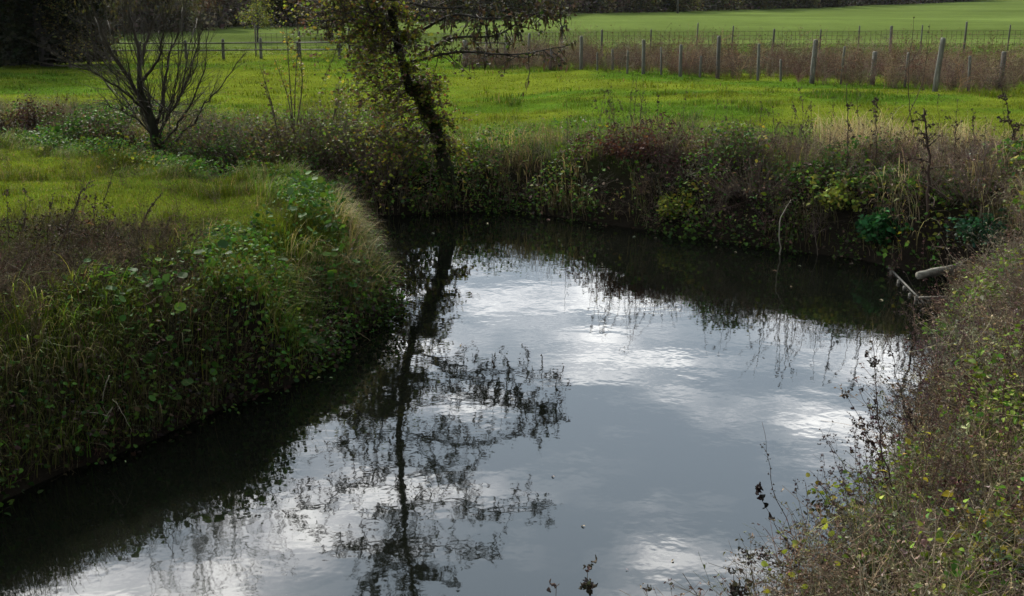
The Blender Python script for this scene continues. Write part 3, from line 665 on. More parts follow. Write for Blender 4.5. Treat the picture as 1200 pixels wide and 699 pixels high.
# ivy and yellowing low sprays round the lower trunk
IV = Acc(); n = 2600; i = rng.integers(3, int(len(tp) * .36), n); a = rng.uniform(0, 6.28, n); rr = tr_[i] + rng.exponential(.02, n)
p = tp[i] + np.stack([np.cos(a) * rr, np.sin(a) * rr, rng.normal(0, .05, n)], -1)
leaves(IV, p, rng.uniform(.035, .07, n), cjit(np.array([(.03, .05, .012), (.045, .06, .015), (.07, .05, .03)])[rng.integers(0, 3, n)], n), LEAF7, .3)
IV.build('ivy', M_leaf, alder, origin=base)
SPT = Acc(); SPL = Acc(); sl = []
for i in range(205):
    zq = random.uniform(1.15, 3.9); P0 = zat(zq); sgn = -1 if random.random() < .70 else 1
    L = random.uniform(.6, 1.9) * (1.0 if sgn < 0 else .5)
    grow(SPT, sl, P0, (sgn * random.uniform(.3, 1), random.uniform(-1, .5), random.uniform(-.4, .3)), L, .009, 1, .16, -.07, (4, 6), .8, .45, 4, (.07, .055, .035), 7)
SPT.build('sprays', M_twig, alder, origin=base)
sl = np.array(sl); n = len(sl)
leaves(SPL, sl, rng.uniform(.04, .085, n), cjit(np.array([(.15, .18, .025), (.22, .20, .035), (.10, .14, .02), (.13, .08, .045), (.07, .045, .035)])[rng.integers(0, 5, n)], n), LEAF7, .2)
SPL.build('spray_leaves', M_leaf, alder, origin=base)

# bare many-stemmed willow on the left bank
wb = hit(187, 186); willow = empty('willow_bush', wb)
tag(willow, 'bare many stemmed willow fanning out from the back of the left bank', 'tree')
WT = Acc(); WS = Acc(); wl = []; wlv = []
WC = (.045, .037, .025)
def wpt(px, py, dy=0.): return at(px, py, wb[1] + dy)
wt = spline([wb + (0.05, 0, -.2), wpt(184, 168), wpt(176, 138), wpt(166, 112), wpt(163, 92)], 5); tube(WT, wt, np.linspace(.13, .05, len(wt)), 9)
WT.build('trunk', M_bark, willow, True, wb)
limbpts = []
def limb(pts, r0, nt=16, tw=.9):
    P = spline(pts, 5); P[1:] += rng.normal(0, .018, (len(P) - 1, 3)); tube(WS, P, np.linspace(r0, .006, len(P)), 6, WC); m = len(P)
    limbpts.extend([p_ for p_ in P if p_[2] > 3.5])
    for k in range(nt + 18):
        i = random.randint(3, m - 2); grow(WS, wlv, P[i], norm(P[i + 1] - P[i - 1]) + rng.normal(0, .45, 3) + (0, 0, .25), tw * random.uniform(.5, 1.3), .0065 * (1.3 - i / m), 2, .09, .03, (2, 4), .6, .6, 4, WC, 1)
limb([wt[12], wpt(140, 75, -.3), wpt(122, 42, -.5), wpt(108, 5, -.6), wpt(100, -60, -.6)], .045)
limb([wt[-2], wpt(160, 50, .1), wpt(150, 10, .1), wpt(140, -60, .2)], .045)
limb([wt[-1], wpt(168, 60, .3), wpt(180, 20, .3), wpt(178, -70, .4)], .05, 18)
limb([wt[-2], wpt(185, 70, -.1), wpt(192, 30, -.2), wpt(205, -40, -.4)], .035)
limb([wt[10], wpt(148, 110, -.5), wpt(120, 90, -.8), wpt(95, 80, -1.0), wpt(60, 62, -1.2)], .028, 12)
limb([wt[7], wpt(190, 120, .2), wpt(198, 70, .3), wpt(215, 20, .4), wpt(225, -40, .5)], .036)
limb([wt[6], wpt(205, 125, .1), wpt(222, 85, .2), wpt(235, 45, .2), wpt(252, -10, .3)], .032)
limb([wt[4], wpt(206, 148, -.3), wpt(225, 120, -.5), wpt(240, 80, -.6), wpt(245, 30, -.7)], .028)
limb([wt[3], wpt(222, 150, -.2), wpt(240, 122, -.2), wpt(262, 98, -.3), wpt(288, 60, -.4)], .026, 12, .6)
limb([wt[5], wpt(160, 140, -.3), wpt(135, 128, -.5), wpt(112, 120, -.7)], .02, 8, .6)
for k in range(20):      # slimmer stems between the main limbs
    a = random.uniform(80, 275); q0 = random.randint(2, len(wt) - 2); f_ = random.uniform(.25, .45)
    mx_ = 187 + (a - 187) * f_; limb([wt[q0], wpt(mx_, random.uniform(110, 135), random.uniform(-.5, .5)), wpt(187 + (a - 187) * .8, random.uniform(50, 80), random.uniform(-.8, .7)), wpt(a, random.uniform(-30, 25), random.uniform(-1, .8))], .014, 2, .7)
top = wt[-1]
for k in range(26):      # long wands high in the crown, reaching out over the water
    a = random.uniform(-1.1, 1.4); s0 = random.choice(limbpts)
    L = random.uniform(3.4, 5.6); P = path(s0, (math.sin(a) * .8, random.uniform(-.75, .05), 1.3), L, 18, .06, -.02); tube(WS, P, np.linspace(.017, .003, len(P)), 5, WC)
    for q_ in range(13):
        i = random.randint(5, 17); grow(WS, wlv, P[i], norm(P[i + 1] - P[i - 1]) + rng.normal(0, .5, 3), random.uniform(.5, 1.4), .007, 1, .08, -.10, (3, 5), .5, .5, 4, WC, 8)
WS.build('stems', M_twig, willow, origin=wb)
wlv = np.array(wlv); WLV = Acc(); k = (wlv[:, 2] > 3.4) & (rng.uniform(0, 1, len(wlv)) < .5); pl = wlv[k]; n = len(pl)
leaves(WLV, pl, rng.uniform(.05, .10, n), cjit((.06, .055, .02), n), SLIM, 0, np.tile([0, 0, -1.], (n, 1)) + rng.normal(0, .35, (n, 3)))
WLV.build('crown', M_leaf, willow, origin=wb)

# whippy saplings with the last yellow leaves
def sapling(base, tips, leafcol, label, lname='sapling', dens=8, lsz=(.04, .08), group=None):
    o = empty(lname, base); tag(o, label, 'sapling', group); St = Acc(); Lf = Acc(); q_ = []
    for (e_) in tips:
        L = np.linalg.norm(e_ - base); P = spline([base, base + (e_ - base) * .5 + rng.normal(0, .05, 3), e_], 6)
        tube(St, P, np.linspace(.016, .004, len(P)), 4, (.07, .055, .035))
        for k in range(6):
            i = random.randint(4, len(P) - 2); grow(St, q_, P[i], norm(P[i + 1] - P[i]) + rng.normal(0, .4, 3), L * .15, .005, 0, .1, 0, leafn=dens, col=(.07, .055, .035))
    St.build('stems', M_twig, o, origin=base); q_ = np.array(q_); n = len(q_)
    leaves(Lf, q_, rng.uniform(*lsz, n), cjit(leafcol[rng.integers(0, len(leafcol), n)], n), LEAF4, .3); Lf.build('leaves', M_leaf, o, origin=base); return o
YL = np.array([(.22, .20, .04), (.16, .17, .03), (.26, .2, .05)])
b0 = hit(345, 165); sapling(b0, [at(350, 40, b0[1]), at(345, 10, b0[1] - .3), at(322, 70, b0[1]), at(335, 20, b0[1])], YL, 'whippy sapling tipped with yellow leaves, left of the alder')
b0 = hit(330, 182); sapling(b0, [at(303, 72, b0[1]), at(310, 100, b0[1])], np.array([(.07, .05, .03)]), 'thin dark sapling bending left beside the yellow tipped one', dens=4)
b0 = hit(378, 190); sapling(b0, [at(400, 88, b0[1]), at(408, 80, b0[1] - .2)], np.array([(.07, .06, .03), (.12, .12, .03)]), 'slender stem leaning right towards the ivied alder', dens=3)

# generic tree builder for the distance
def far_tree(name, label, loc, H, spread, nl, cols, trunk_r, leaf, depth=2, trunk_h=.3, group=None, cat='tree', squash=1.0, tmat=None):
    o = empty(name, loc); tag(o, label, cat, group); St = Acc(); Lf = Acc(); q_ = []
    P = path((0, 0, -.1), (random.uniform(-.08, .08), 0, 1), H * .75, 8, .06); tube(St, P, np.linspace(trunk_r, trunk_r * .3, 9), 7, (.04, .035, .03))
    for k in range(16):
        i = random.uniform(trunk_h, 1); j = int(i * 7); a = random.uniform(0, 6.28)
        grow(St, q_, P[j] + (P[j + 1] - P[j]) * (i * 7 - j), (math.cos(a), math.sin(a), random.uniform(.2, 1.1)), spread * random.uniform(.6, 1.1) * (1.15 - .4 * i), trunk_r * .35, depth, .12, .01, (4, 6), .8, .5, 4, (.04, .035, .03), 4)
    q_ = np.array(q_)
    St.build('trunk', tmat or M_twig, o, origin=(0, 0, 0)).location = (0, 0, 0)
    if nl:
        pk = q_[rng.integers(0, len(q_), nl)] + rng.normal(0, leaf * 1.3, (nl, 3))
        if trunk_h == 0: lw = rng.uniform(0, 1, nl) < .35; pk[lw, 2] *= rng.uniform(.0, .8, lw.sum())
        pk[:, 2] = np.maximum(pk[:, 2], .2)
        cl = fbm(pk[:, 0] * 3 / H * 2 + pk[:, 2], pk[:, 1] * 3 / H * 2 - pk[:, 2] * .7, 1.2, 71, 3)[:, None]
        leaves(Lf, pk, leaf * rng.uniform(.6, 1.3, nl), cjit(cols[rng.integers(0, len(cols), nl)], nl) * (.6 + .8 * cl), LEAF4, .5)
        Lf.build('crown', M_leaf, o, origin=(0, 0, 0)).location = (0, 0, 0)
    return o
def fix0(o):
    for c in o.children: c.location = (0, 0, 0)

DARK = np.array([(.010, .014, .006), (.014, .018, .008), (.02, .02, .008)])
b0 = hit(14, 76); far_tree('yew_tree', 'broad almost black evergreen at the far left edge of the meadow', b0, 9.5, 4.2, 30000, DARK, .24, .22, 2, .0)
b0 = hit(-70, 74); far_tree('yew_tree', 'second almost black evergreen, partly cut by the left picture edge', b0, 9.5, 4.2, 20000, DARK, .24, .22, 2, .0)
b0 = hit(55, 78); far_tree('yew_tree', 'black shaded evergreen with a thick trunk, nearest the meadow', b0, 8.0, 3.2, 22000, DARK, .27, .2, 2, .15)
b0 = hit(83, 79); far_tree('hazel_bush', 'hazel with a few pale yellow leaves against the black evergreens', b0, 3.6, 1.3, 900, np.array([(.22, .20, .07), (.14, .11, .04), (.06, .045, .02)]), .06, .13, 1, .1)
b0 = hit(104, 76); far_tree('hazel_bush', 'olive and gold bush right of the black evergreens', b0, 4.6, 1.6, 5200, np.array([(.10, .09, .02), (.06, .055, .02), (.05, .03, .015)]), .08, .13, 1, .0)
b0 = hit(302, 50); far_tree('birch_tree', 'small tree with loose yellow green leaves above the left meadow', b0, 5.5, 2.0, 1700, np.array([(.17, .18, .03), (.12, .12, .03)]), .07, .13, 1, .2)
b0 = hit(388, 44); far_tree('dark_bush', 'dark leafless round tree showing left of the alder trunk', b0, 8.5, 3.4, 2500, np.array([(.05, .025, .02), (.035, .03, .015)]), .2, .2, 2, .1)

# the wood beyond the field: bare trees in a broken row, each one a tree of its own
WOOD = [far_tree('wood_tree', 'bare grey brown tree in the wood edging the far field', (0, 0, 0), 8.5, 3.3, 5200, np.array([(.13, .105, .09), (.10, .08, .065), (.16, .135, .11)]), .2, .30, 1, .1, 'bare trees of the wood beyond the field'),
        far_tree('wood_tree', 'dull olive tree still in leaf in the wood edging the far field', (0, 0, 0), 7.5, 3.4, 8500, np.array([(.09, .09, .035), (.11, .095, .035), (.07, .075, .035)]), .22, .32, 1, .0, 'leafy trees of the wood beyond the field'),
        far_tree('wood_tree', 'slim rust brown tree in the wood edging the far field', (0, 0, 0), 9.5, 2.5, 3600, np.array([(.15, .09, .05), (.10, .07, .05)]), .16, .3, 1, .2, 'rust brown trees of the wood beyond the field')]
hdv = (HL[1] - HL[0]) / np.linalg.norm(HL[1] - HL[0]); spots = []
for row, (off, step) in enumerate(((2, 4.4), (8, 5.2), (17, 7), (32, 9), (52, 12))):
    s_ = -95 + row * 3
    while s_ < 250:
        pnt = HL[0] + hdv * s_ + hn * (off + random.uniform(-2, 2)); s_ += step * random.uniform(.7, 1.4)
        if abs(pnt[0]) > (pnt[1] * .5 + 8) or pnt[1] < 50: continue
        if row and ((pnt[0] + 75) / 30) ** 2 + ((pnt[1] - 170) / 26) ** 2 < 1: continue
        spots.append(pnt)
for i, pnt in enumerate(spots):
    k = i if i < 3 else random.choice([0, 0, 1, 1, 2]); o = WOOD[k] if i < 3 else copy_tree(WOOD[k])
    o.location = G(*pnt); o.rotation_euler.z = random.uniform(0, 6.28); q_ = random.uniform(.55, 1.2); o.scale = (q_, q_, q_ * random.uniform(.8, 1.15))
A = Acc(); s_ = rng.uniform(-95, 260, 26000); of = rng.uniform(-1.5, 9, 26000); px_ = HL[0][0] + hdv[0] * s_ + hn[0] * of; py_ = HL[0][1] + hdv[1] * s_ + hn[1] * of
k = (np.abs(px_) < py_ * .5 + 8) & (py_ > 45); px_, py_ = px_[k], py_[k]; p = ground_pts(px_, py_); p[:, 2] += rng.uniform(0, 1, len(p)) ** 1.3 * 2.6 * fbm(px_, py_, .12, 3, 2)
leaves(A, p, rng.uniform(.25, .6, len(p)), cjit(np.array([(.05, .04, .03), (.07, .05, .04), (.05, .055, .02)])[rng.integers(0, 3, len(p))], len(p)), LEAF4, .2)
tag(A.build('hedge_growth', M_dead), 'low brown brush along the foot of the far wood', 'undergrowth', kind='stuff')

# shrubs on and behind the left bank that one can tell apart
def bush(name, label, loc, H, R_, ntw, cols, nl, lcols, lsz, cat='bush', flat=1.0, group=None):
    o = empty(name, loc); tag(o, label, cat, group); St = Acc(); Lf = Acc(); q_ = []
    for i in range(ntw):
        a = random.uniform(0, 6.28); r_ = random.uniform(0, 1); s0 = np.array([math.cos(a) * r_ * R_ * .5, math.sin(a) * r_ * R_ * .5, 0])
        c = cols[random.randrange(len(cols))] * random.uniform(.7, 1.25)
        grow(St, q_, s0, (math.cos(a) * r_ * R_ / H, math.sin(a) * r_ * R_ / H, 1), H * random.uniform(.55, 1.1), .007, 1, .10, -.015, (3, 5), .7, .4, 4, c, 3)
    St.build('stems', M_dead, o, origin=(0, 0, 0)).location = (0, 0, 0)
    q_ = np.array(q_)
    if nl:
        pk = q_[rng.integers(0, len(q_), nl)] + rng.normal(0, .03, (nl, 3)); leaves(Lf, pk, lsz * rng.uniform(.6, 1.3, nl), cjit(lcols[rng.integers(0, len(lcols), nl)], nl), LEAF7, .3)
        Lf.build('leaves', M_leaf, o, origin=(0, 0, 0)).location = (0, 0, 0)
    return o
DB = np.array([(.05, .03, .022), (.07, .045, .03)]); MV = np.array([(.17, .13, .10), (.12, .085, .07)])
bush('dock_clump', 'dark rust brown dock clump standing at the left picture edge above the turf', hit(40, 165), .95, .5, 45, DB, 700, np.array([(.05, .025, .02), (.035, .02, .015)]), .06, 'weed')
bush('bramble_bush', 'brown bramble with green tips between the dock clump and the willow', hit(85, 168), .7, 1.0, 60, MV, 900, GREENS, .06)
bush('bramble_bush', 'low brown bramble tangle directly left of the willow base', hit(130, 172), .6, .9, 60, DB, 700, np.array([(.06, .04, .03), (.05, .07, .02)]), .06)
bush('bramble_bush', 'dark brown bramble at the left edge, behind the dock clump', hit(5, 160), .6, .9, 60, DB, 500, np.array([(.05, .035, .02), (.05, .06, .02)]), .06)
bush('briar_bush', 'grey brown briar thicket in the channel gap right of the willow', hit(270, 195), .9, 1.1, 80, MV * .8, 800, GREENS, .06)
bush('briar_bush', 'straw stemmed briar thicket right behind the left bank tip', hit(345, 205), 1.0, .9, 70, np.array([(.13, .10, .06), (.09, .065, .045)]), 700, np.array([(.10, .12, .03), (.08, .06, .03)]), .06)
bush('briar_bush', 'tall grey briar between the thicket and the leaning alder', hit(400, 190), 1.0, .9, 60, MV, 900, np.array([(.10, .12, .03), (.05, .08, .02)]), .06)
G0 = 'grey briars along the channel behind the left bank'
for (px, py) in ((238, 185), (300, 190), (318, 175), (362, 180), (420, 200), (440, 185), (395, 165), (455, 215)):
    bush('briar_bush', 'grey brown briar clump on the far side of the channel behind the left bank', hit(px, py), random.uniform(.7, 1.1), .8, 60, MV, 500, np.array([(.10, .12, .03), (.08, .06, .04)]), .055, group=G0)
bush('bramble_bush', 'reddish brown bramble mound on the far bank right of the alder', hit(745, 185), .5, .7, 90, np.array([(.075, .03, .025), (.06, .03, .02)]), 1200, RED, .05)
bush('briar_bush', 'mauve brown dead weed mound halfway along the far bank', hit(885, 235), .6, .8, 130, MV, 500, BROWN, .04)
bush('briar_bush', 'tall mauve dead weed mass at the right end of the far bank', hit(1150, 240), .8, 1.0, 130, MV, 500, BROWN, .04)
bush('laurel_bush', 'glossy dark green bush overhanging the water under the far bank', hit(1030, 285), .45, .35, 30, np.array([(.04, .05, .02)]), 900, np.array([(.02, .08, .025), (.03, .10, .03)]), .075)
bush('laurel_bush', 'dark blue green bush standing over the bleached log', hit(1160, 292), .45, .4, 30, np.array([(.04, .05, .02)]), 700, np.array([(.02, .06, .03), (.02, .05, .025)]), .06)
bush('elder_bush', 'pale yellow green sapling leaves overhanging the far bank', hit(985, 245), .5, .5, 25, np.array([(.07, .08, .03)]), 500, np.array([(.18, .2, .04), (.14, .17, .03)]), .07)
bush('elder_bush', 'lime and yellow bush low on the far bank above the water', hit(790, 258), .5, .35, 30, np.array([(.07, .08, .03)]), 550, np.array([(.14, .18, .03), (.2, .19, .03)]), .07)

# ------------------------------------------------------------------ fences
def post(parent, loc, h, r=.055, mat=M_post, lean=0.0, square=False, label=None, name='post'):
    A = Acc(); P = np.array([[0, 0, -.25], [lean * .3 * h, 0, h * .3], [lean * .65 * h, rng.normal(0, .006), h * .65], [lean * h, 0, h * .96], [lean * h, 0, h]])
    tube(A, P, [r * 1.05, r, r * .97, r * .95, r * .72], 4 if square else 8)
    o = A.build(name, mat, parent, origin=(0, 0, 0)); o.location = [float(a - b) for a, b in zip(loc, parent.location)]
    if label: o['label'] = label
    return o
def wire(A, a, b, r=.0026, sag=.03, n=6):
    t_ = np.linspace(0, 1, n)[:, None]; P = a + (b - a) * t_; P[:, 2] -= sag * 4 * t_[:, 0] * (1 - t_[:, 0]); tube(A, P, r, 3, (.07, .05, .04), False)
near = [(592, 79, 41, .05), (618, 81, 40, .05), (645, 82, 61, .07), (681, 82, 43, .07), (718, 82, 58, .055), (754, 87, 47, .065), (797, 90, 53, .06), (841, 92, 43, .07), (951, 98, 47, .085), (1022, 99, 61, .085), (1095, 108, 45, .085), (1172, 106, 61, .08), (1262, 112, 52, .085)]
near += [(562, 79, 55, .05), (700, 83, 62, .035), (735, 86, 60, .04), (775, 88, 56, .035), (820, 91, 66, .045), (888, 95, 52, .05), (915, 96, 70, .04), (985, 99, 55, .04), (1060, 103, 62, .045), (1135, 107, 66, .05)]; near.sort()
f0 = hit(951, 98); fn = empty('post_fence', f0); tag(fn, 'old wooden post fence with sagging wire along the near side of the dock stems', 'fence')
tops = []
for px, yb, yt, r_ in near:
    p = hit(px, yb); h = (yb - yt) * p[1] / F * .97; post(fn, p, h, r_ * .9, M_post if px not in (841, 1172, 645) else M_postd, random.uniform(-.07, .07)); tops.append((p, h))
for i, zf in enumerate((.35, .62, .88)):
    A = Acc()
    for (a, ha), (b, hb) in zip(tops[:-1], tops[1:]):
        wire(A, a + (0, -.07, ha * zf), b + (0, -.07, hb * zf))
    o = A.build('wire', M_wire, fn, origin=f0); o.location = (0, 0, 0)
    o.data.transform(__import__('mathutils').Matrix.Identity(4))
# back fence with woven wire
bk = [(x_, 66 - (x_ - 300) * .004) for x_ in (300, 352, 410, 640 - 70, 658, 705, 762, 816, 857, 905, 960, 1005, 1043, 1078, 1129, 1180, 1230)]
f0 = hit(816, 62); fb = empty('mesh_fence', f0); tag(fb, 'woven wire fence on thin posts behind the dock stems', 'fence'); tops = []
for i, (px, yb) in enumerate(bk):
    p = hit(px, yb + (px > 600) * 1.5); h = random.choice([1.15, 1.3, 1.45, 1.25]); post(fb, p, h, random.choice([.035, .05, .07]), random.choice([M_post, M_postd, M_postd]), random.uniform(-.03, .03)); tops.append(p)
A = Acc()
for a, b in zip(tops[:-1], tops[1:]):
    for zf in (.1, .3, .5, .7, .88, 1.05): wire(A, a + (0, -.06, zf), b + (0, -.06, zf), .007, .01, 3)
    L = np.linalg.norm(b - a); nv = int(L / .24)
    for k in range(1, nv):
        q_ = a + (b - a) * k / nv; tube(A, np.array([q_ + (0, -.06, .1), q_ + (rng.normal(0, .01), -.06, 1.05)]), .0075, 3, (.07, .05, .04), False)
o = A.build('woven_wire', M_wire, fb, origin=f0); o.location = (0, 0, 0)
# left run of fence
f0 = hit(60, 62); fl = empty('rail_fence', f0); tag(fl, 'low distant post and rail fence left of the alder, seen through the willow', 'fence'); tops = []
for px in (112, 165, 219, 262, 306, 350, 398, 440):
    p = hit(px, 70 if px < 300 else 69); post(fl, p, random.uniform(.75, .95), .07, M_postd if px != 306 else M_post, random.uniform(-.03, .03)); tops.append(p)
for zf in (.72, .4):
    A = Acc()
    for a, b in zip(tops[:-1], tops[1:]): tube(A, np.array([a + (0, -.09, zf), b + (0, -.09, zf)]), .03, 4)
    o = A.build('rail', M_postd, fl, origin=f0); o.location = (0, 0, 0)
# gate
g0 = hit(545, 79); g1 = hit(594, 79); gt = empty('field_gate', g0); tag(gt, 'grey barred metal field gate hung between two short posts right of the alder', 'gate')
gw = g1[0] - g0[0]; gd = np.array([1, 0, 0.]); u_ = (g1 - g0)
A = Acc()
for zf in (.12, .95): tube(A, np.array([u_ * .06 + (0, 0, zf), u_ * .94 + (0, 0, zf)]), .028, 5)
for tf in (.06, .5, .94): tube(A, np.array([u_ * tf + (0, 0, .12), u_ * tf + (0, 0, .95)]), .028, 5)
A.build('frame', M_postd, gt)
for zf in (.33, .52, .72):
    A = Acc(); tube(A, np.array([u_ * .06 + (0, 0, zf), u_ * .94 + (0, 0, zf)]), .014, 5); A.build('bar', M_postd, gt)
for q_, w_ in ((np.zeros(3), .10), (u_, .085)):
    post(gt, g0 + q_, 1.05, w_, M_post, .0, name='post')
# pole far out in the field
p = hit(794, 16); po = Acc(); hp = 42 * p[1] / F; tube(po, np.array([[0, 0, -.3], [0, 0, hp]]), [.13, .09], 8); pe = empty('utility_pole', p); tag(pe, 'lone grey utility pole standing at the far edge of the field', 'pole')
po.build('pole', M_post, pe); po = Acc(); tube(po, np.array([[-.8, 0, hp - .35], [.8, 0, hp - .35]]), .06, 4); ca = po.build('crossarm', M_postd, pe)
for xx_ in (-.7, .7):
    po = Acc(); tube(po, np.array([[xx_, 0, hp - .30], [xx_, 0, hp - .2], [xx_, 0, hp - .1]]), [.05, .07, .03], 6); po.build('insulator', M_postd, ca)

# ------------------------------------------------------------------ tall dead plants one can pick out
def stalk(label, base, tip, r=.008, nb=8, nl=30, lsz=.05, col=(.06, .04, .03), lcol=(.055, .04, .03), mid=None, group=None, name='dead_stalk', blen=.25, tpl=CRUMP, cat='weed', bright=None):
    base = np.asarray(base, float); tip = np.asarray(tip, float)
    o = empty(name, base); tag(o, label, cat, group); St = Acc(); Lf = Acc(); v_ = tip - base; L = np.linalg.norm(v_)
    m_ = (v_ * .5 + rng.normal(0, .03, 3) * L) if mid is None else (np.asarray(mid) - base)
    P = spline([np.zeros(3), m_, v_], 8) + 0; P[1:-1] += rng.normal(0, .006 * L, (len(P) - 2, 3)); n = len(P)
    tube(St, P, np.linspace(r, r * .3, n), 5, col); q_ = []
    for k in range(nb):
        i = random.randint(n // 4, n - 2); Q = path(P[i], norm(P[i + 1] - P[i]) + rng.normal(0, .6, 3), L * blen * random.uniform(.4, 1) * (1.2 - i / n), 4, .15, -.03)
        tube(St, Q, np.linspace(r * .35, r * .15, len(Q)), 3, col, False)
        q_ += [Q[j] for j in (1, 2, 3, 4, 4)]
    St.build('stem', M_dead, o)
    src = np.array(q_ + list(P[n // 4:]) * 1)
    if nl:
        pk = src[rng.integers(0, len(src), nl)] + rng.normal(0, .008, (nl, 3)); leaves(Lf, pk, lsz * rng.uniform(.5, 1.3, nl), cjit(np.array(lcol), nl), tpl, 0, rdir(nl, -1, -.1)); Lf.build('leaves', M_dead, o)
    return o
def gs(px, py, tx, ty, label, **k):      # stands where this spot of the ground is, its tip at the same distance
    b = hit(px, py); return stalk(label, b, at(tx, ty, b[1] + k.pop('dy', 0)), **k)
gs(1086, 262, 1083, 128, 'thick dark dead burdock stalk, tallest on the right end of the far bank', r=.030, nb=18, nl=160, lsz=.055, blen=.35)
gs(1084, 160, 1093, 108, 'thin forked top stalk rising above the thick burdock', r=.010, nb=8, nl=40, lsz=.04) if False else None
gs(993, 195, 992, 98, 'straight dark dead stalk against the meadow, left of the thick burdock', r=.012, nb=8, nl=60, lsz=.045)
gs(1022, 215, 1027, 112, 'leafy tipped dead stalk between the straight one and the thick burdock', r=.010, nb=9, nl=80, lsz=.05)
gs(1007, 150, 1004, 92, 'slender bare stalk just left of the leafy tipped one', r=.007, nb=3, nl=12)
gs(974, 150, 975, 122, 'short wispy stalk on the far bank crest, left of the tall dark stalks', r=.006, nb=4, nl=14)
gs(948, 165, 950, 118, 'fine weed stalk on the far bank crest below the broad grey post', r=.006, nb=4, nl=16)
gs(770, 158, 771, 100, 'thin weed stalk with a small brown head, middle of the far bank crest', r=.006, nb=5, nl=26)
gs(741, 162, 742, 88, 'wiry weed stalk left of the brown headed one', r=.005, nb=3, nl=10)
gs(711, 140, 711, 126, 'short dark upright weed on the meadow edge', r=.007, nb=2, nl=14)
gs(851, 150, 852, 100, 'hair thin weed stalk standing alone on the far bank crest', r=.004, nb=2, nl=6)
gs(904, 160, 916, 140, 'small leaning weed on the far bank crest', r=.005, nb=3, nl=12)
gs(1072, 175, 1071, 20, 'very tall thin dead stalk crossing the fence, left of the tallest post', r=.009, nb=4, nl=14)
gs(1052, 165, 1090, 28, 'very tall dead stalk leaning to the tallest fence post', r=.009, nb=4, nl=14)
gs(1195, 200, 1172, 98, 'dark stalk with clumped hanging leaves at the right picture edge', r=.013, nb=10, nl=130, lsz=.07)
gs(1150, 190, 1140, 128, 'branching brown weed between the burdock and the right picture edge', r=.008, nb=9, nl=50)
gs(1118, 210, 1122, 118, 'slim reddish stalk right of the thick burdock', r=.008, nb=6, nl=40)
G1 = 'wispy weeds on the crest of the far bank'
for k in range(34):
    px = random.uniform(640, 1180); py = np.interp(px, [640, 1180], [168, 205]) + random.uniform(-10, 25); b = hit(px, py)
    stalk('wispy thin dead weed rising from the crest of the far bank', b, b + np.array([random.gauss(0, .12), random.gauss(0, .1), random.uniform(.5, 1.25)]), r=.005, nb=5, nl=22, lsz=.035, group=G1, name='dead_weed')
G6 = 'thin canes arching out over the water from the far bank'
for k in range(30):
    px = random.choice([random.uniform(690, 790), random.uniform(840, 1075), random.uniform(900, 1075)]); e_ = onz(px, np.interp(px, [600, 700, 800, 900, 1000, 1055], [246, 258, 272, 287, 299, 312])); b = G(e_[0] + random.uniform(.1, .3), e_[1] + random.uniform(.4, .9))
    hh = random.uniform(.7, 1.35); stalk('thin dead cane arching out over the water from the far bank', b, b + np.array([random.gauss(-.15, .2), random.uniform(-.7, -.2), hh]), r=.005, nb=4, nl=26, lsz=.04, mid=b + np.array([0, -.12, hh * .62]), group=G6, name='dead_cane', blen=.2, col=(.12, .09, .065), lcol=(.08, .055, .04))
# left bank
gs(12, 300, 8, 222, 'thin seed headed stalk at the extreme left edge of the turf', r=.006, nb=4, nl=40, lsz=.03)
gs(22, 290, 28, 216, 'seed headed stalk second from the left edge of the turf', r=.006, nb=5, nl=50, lsz=.03)
gs(56, 305, 62, 228, 'short clubbed seed stalk left of the arching stem', r=.005, nb=5, nl=50, lsz=.03)
b = hit(62, 318); stalk('long dead stem arching over to the right above the dark bramble', b, at(108, 212, b[1] + .1), r=.008, nb=10, nl=60, lsz=.03, mid=at(92, 232, b[1]))
b = hit(70, 312); stalk('second arching dead stem crossing the first one', b, at(100, 205, b[1] + .2), r=.006, nb=8, nl=50, lsz=.03)
gs(112, 280, 113, 222, 'bare straight rod on the turf, right of the arching stems', r=.005, nb=2, nl=8)
gs(163, 276, 190, 226, 'dark bent mullein spike leaning right on the turf', r=.012, nb=2, nl=110, lsz=.025, blen=.05)
gs(185, 285, 199, 255, 'short dark leaning spike beside the bent mullein', r=.010, nb=2, nl=60, lsz=.025, blen=.05)
gs(120, 240, 136, 192, 'fine rusty spike leaning right behind the bent mullein', r=.006, nb=2, nl=40, lsz=.025, blen=.1)
G2 = 'dry broken stems in the dark bramble'
for k in range(22):
    b = hit(random.uniform(0, 210), random.uniform(300, 400)); stalk('dry broken stem sticking out of the dark bramble on the left bank', b, b + np.array([random.gauss(.1, .3), random.gauss(-.1, .2), random.uniform(.2, .5)]), r=.005, nb=4, nl=8, col=(.12, .09, .06), group=G2, name='dry_weed', lsz=.03)
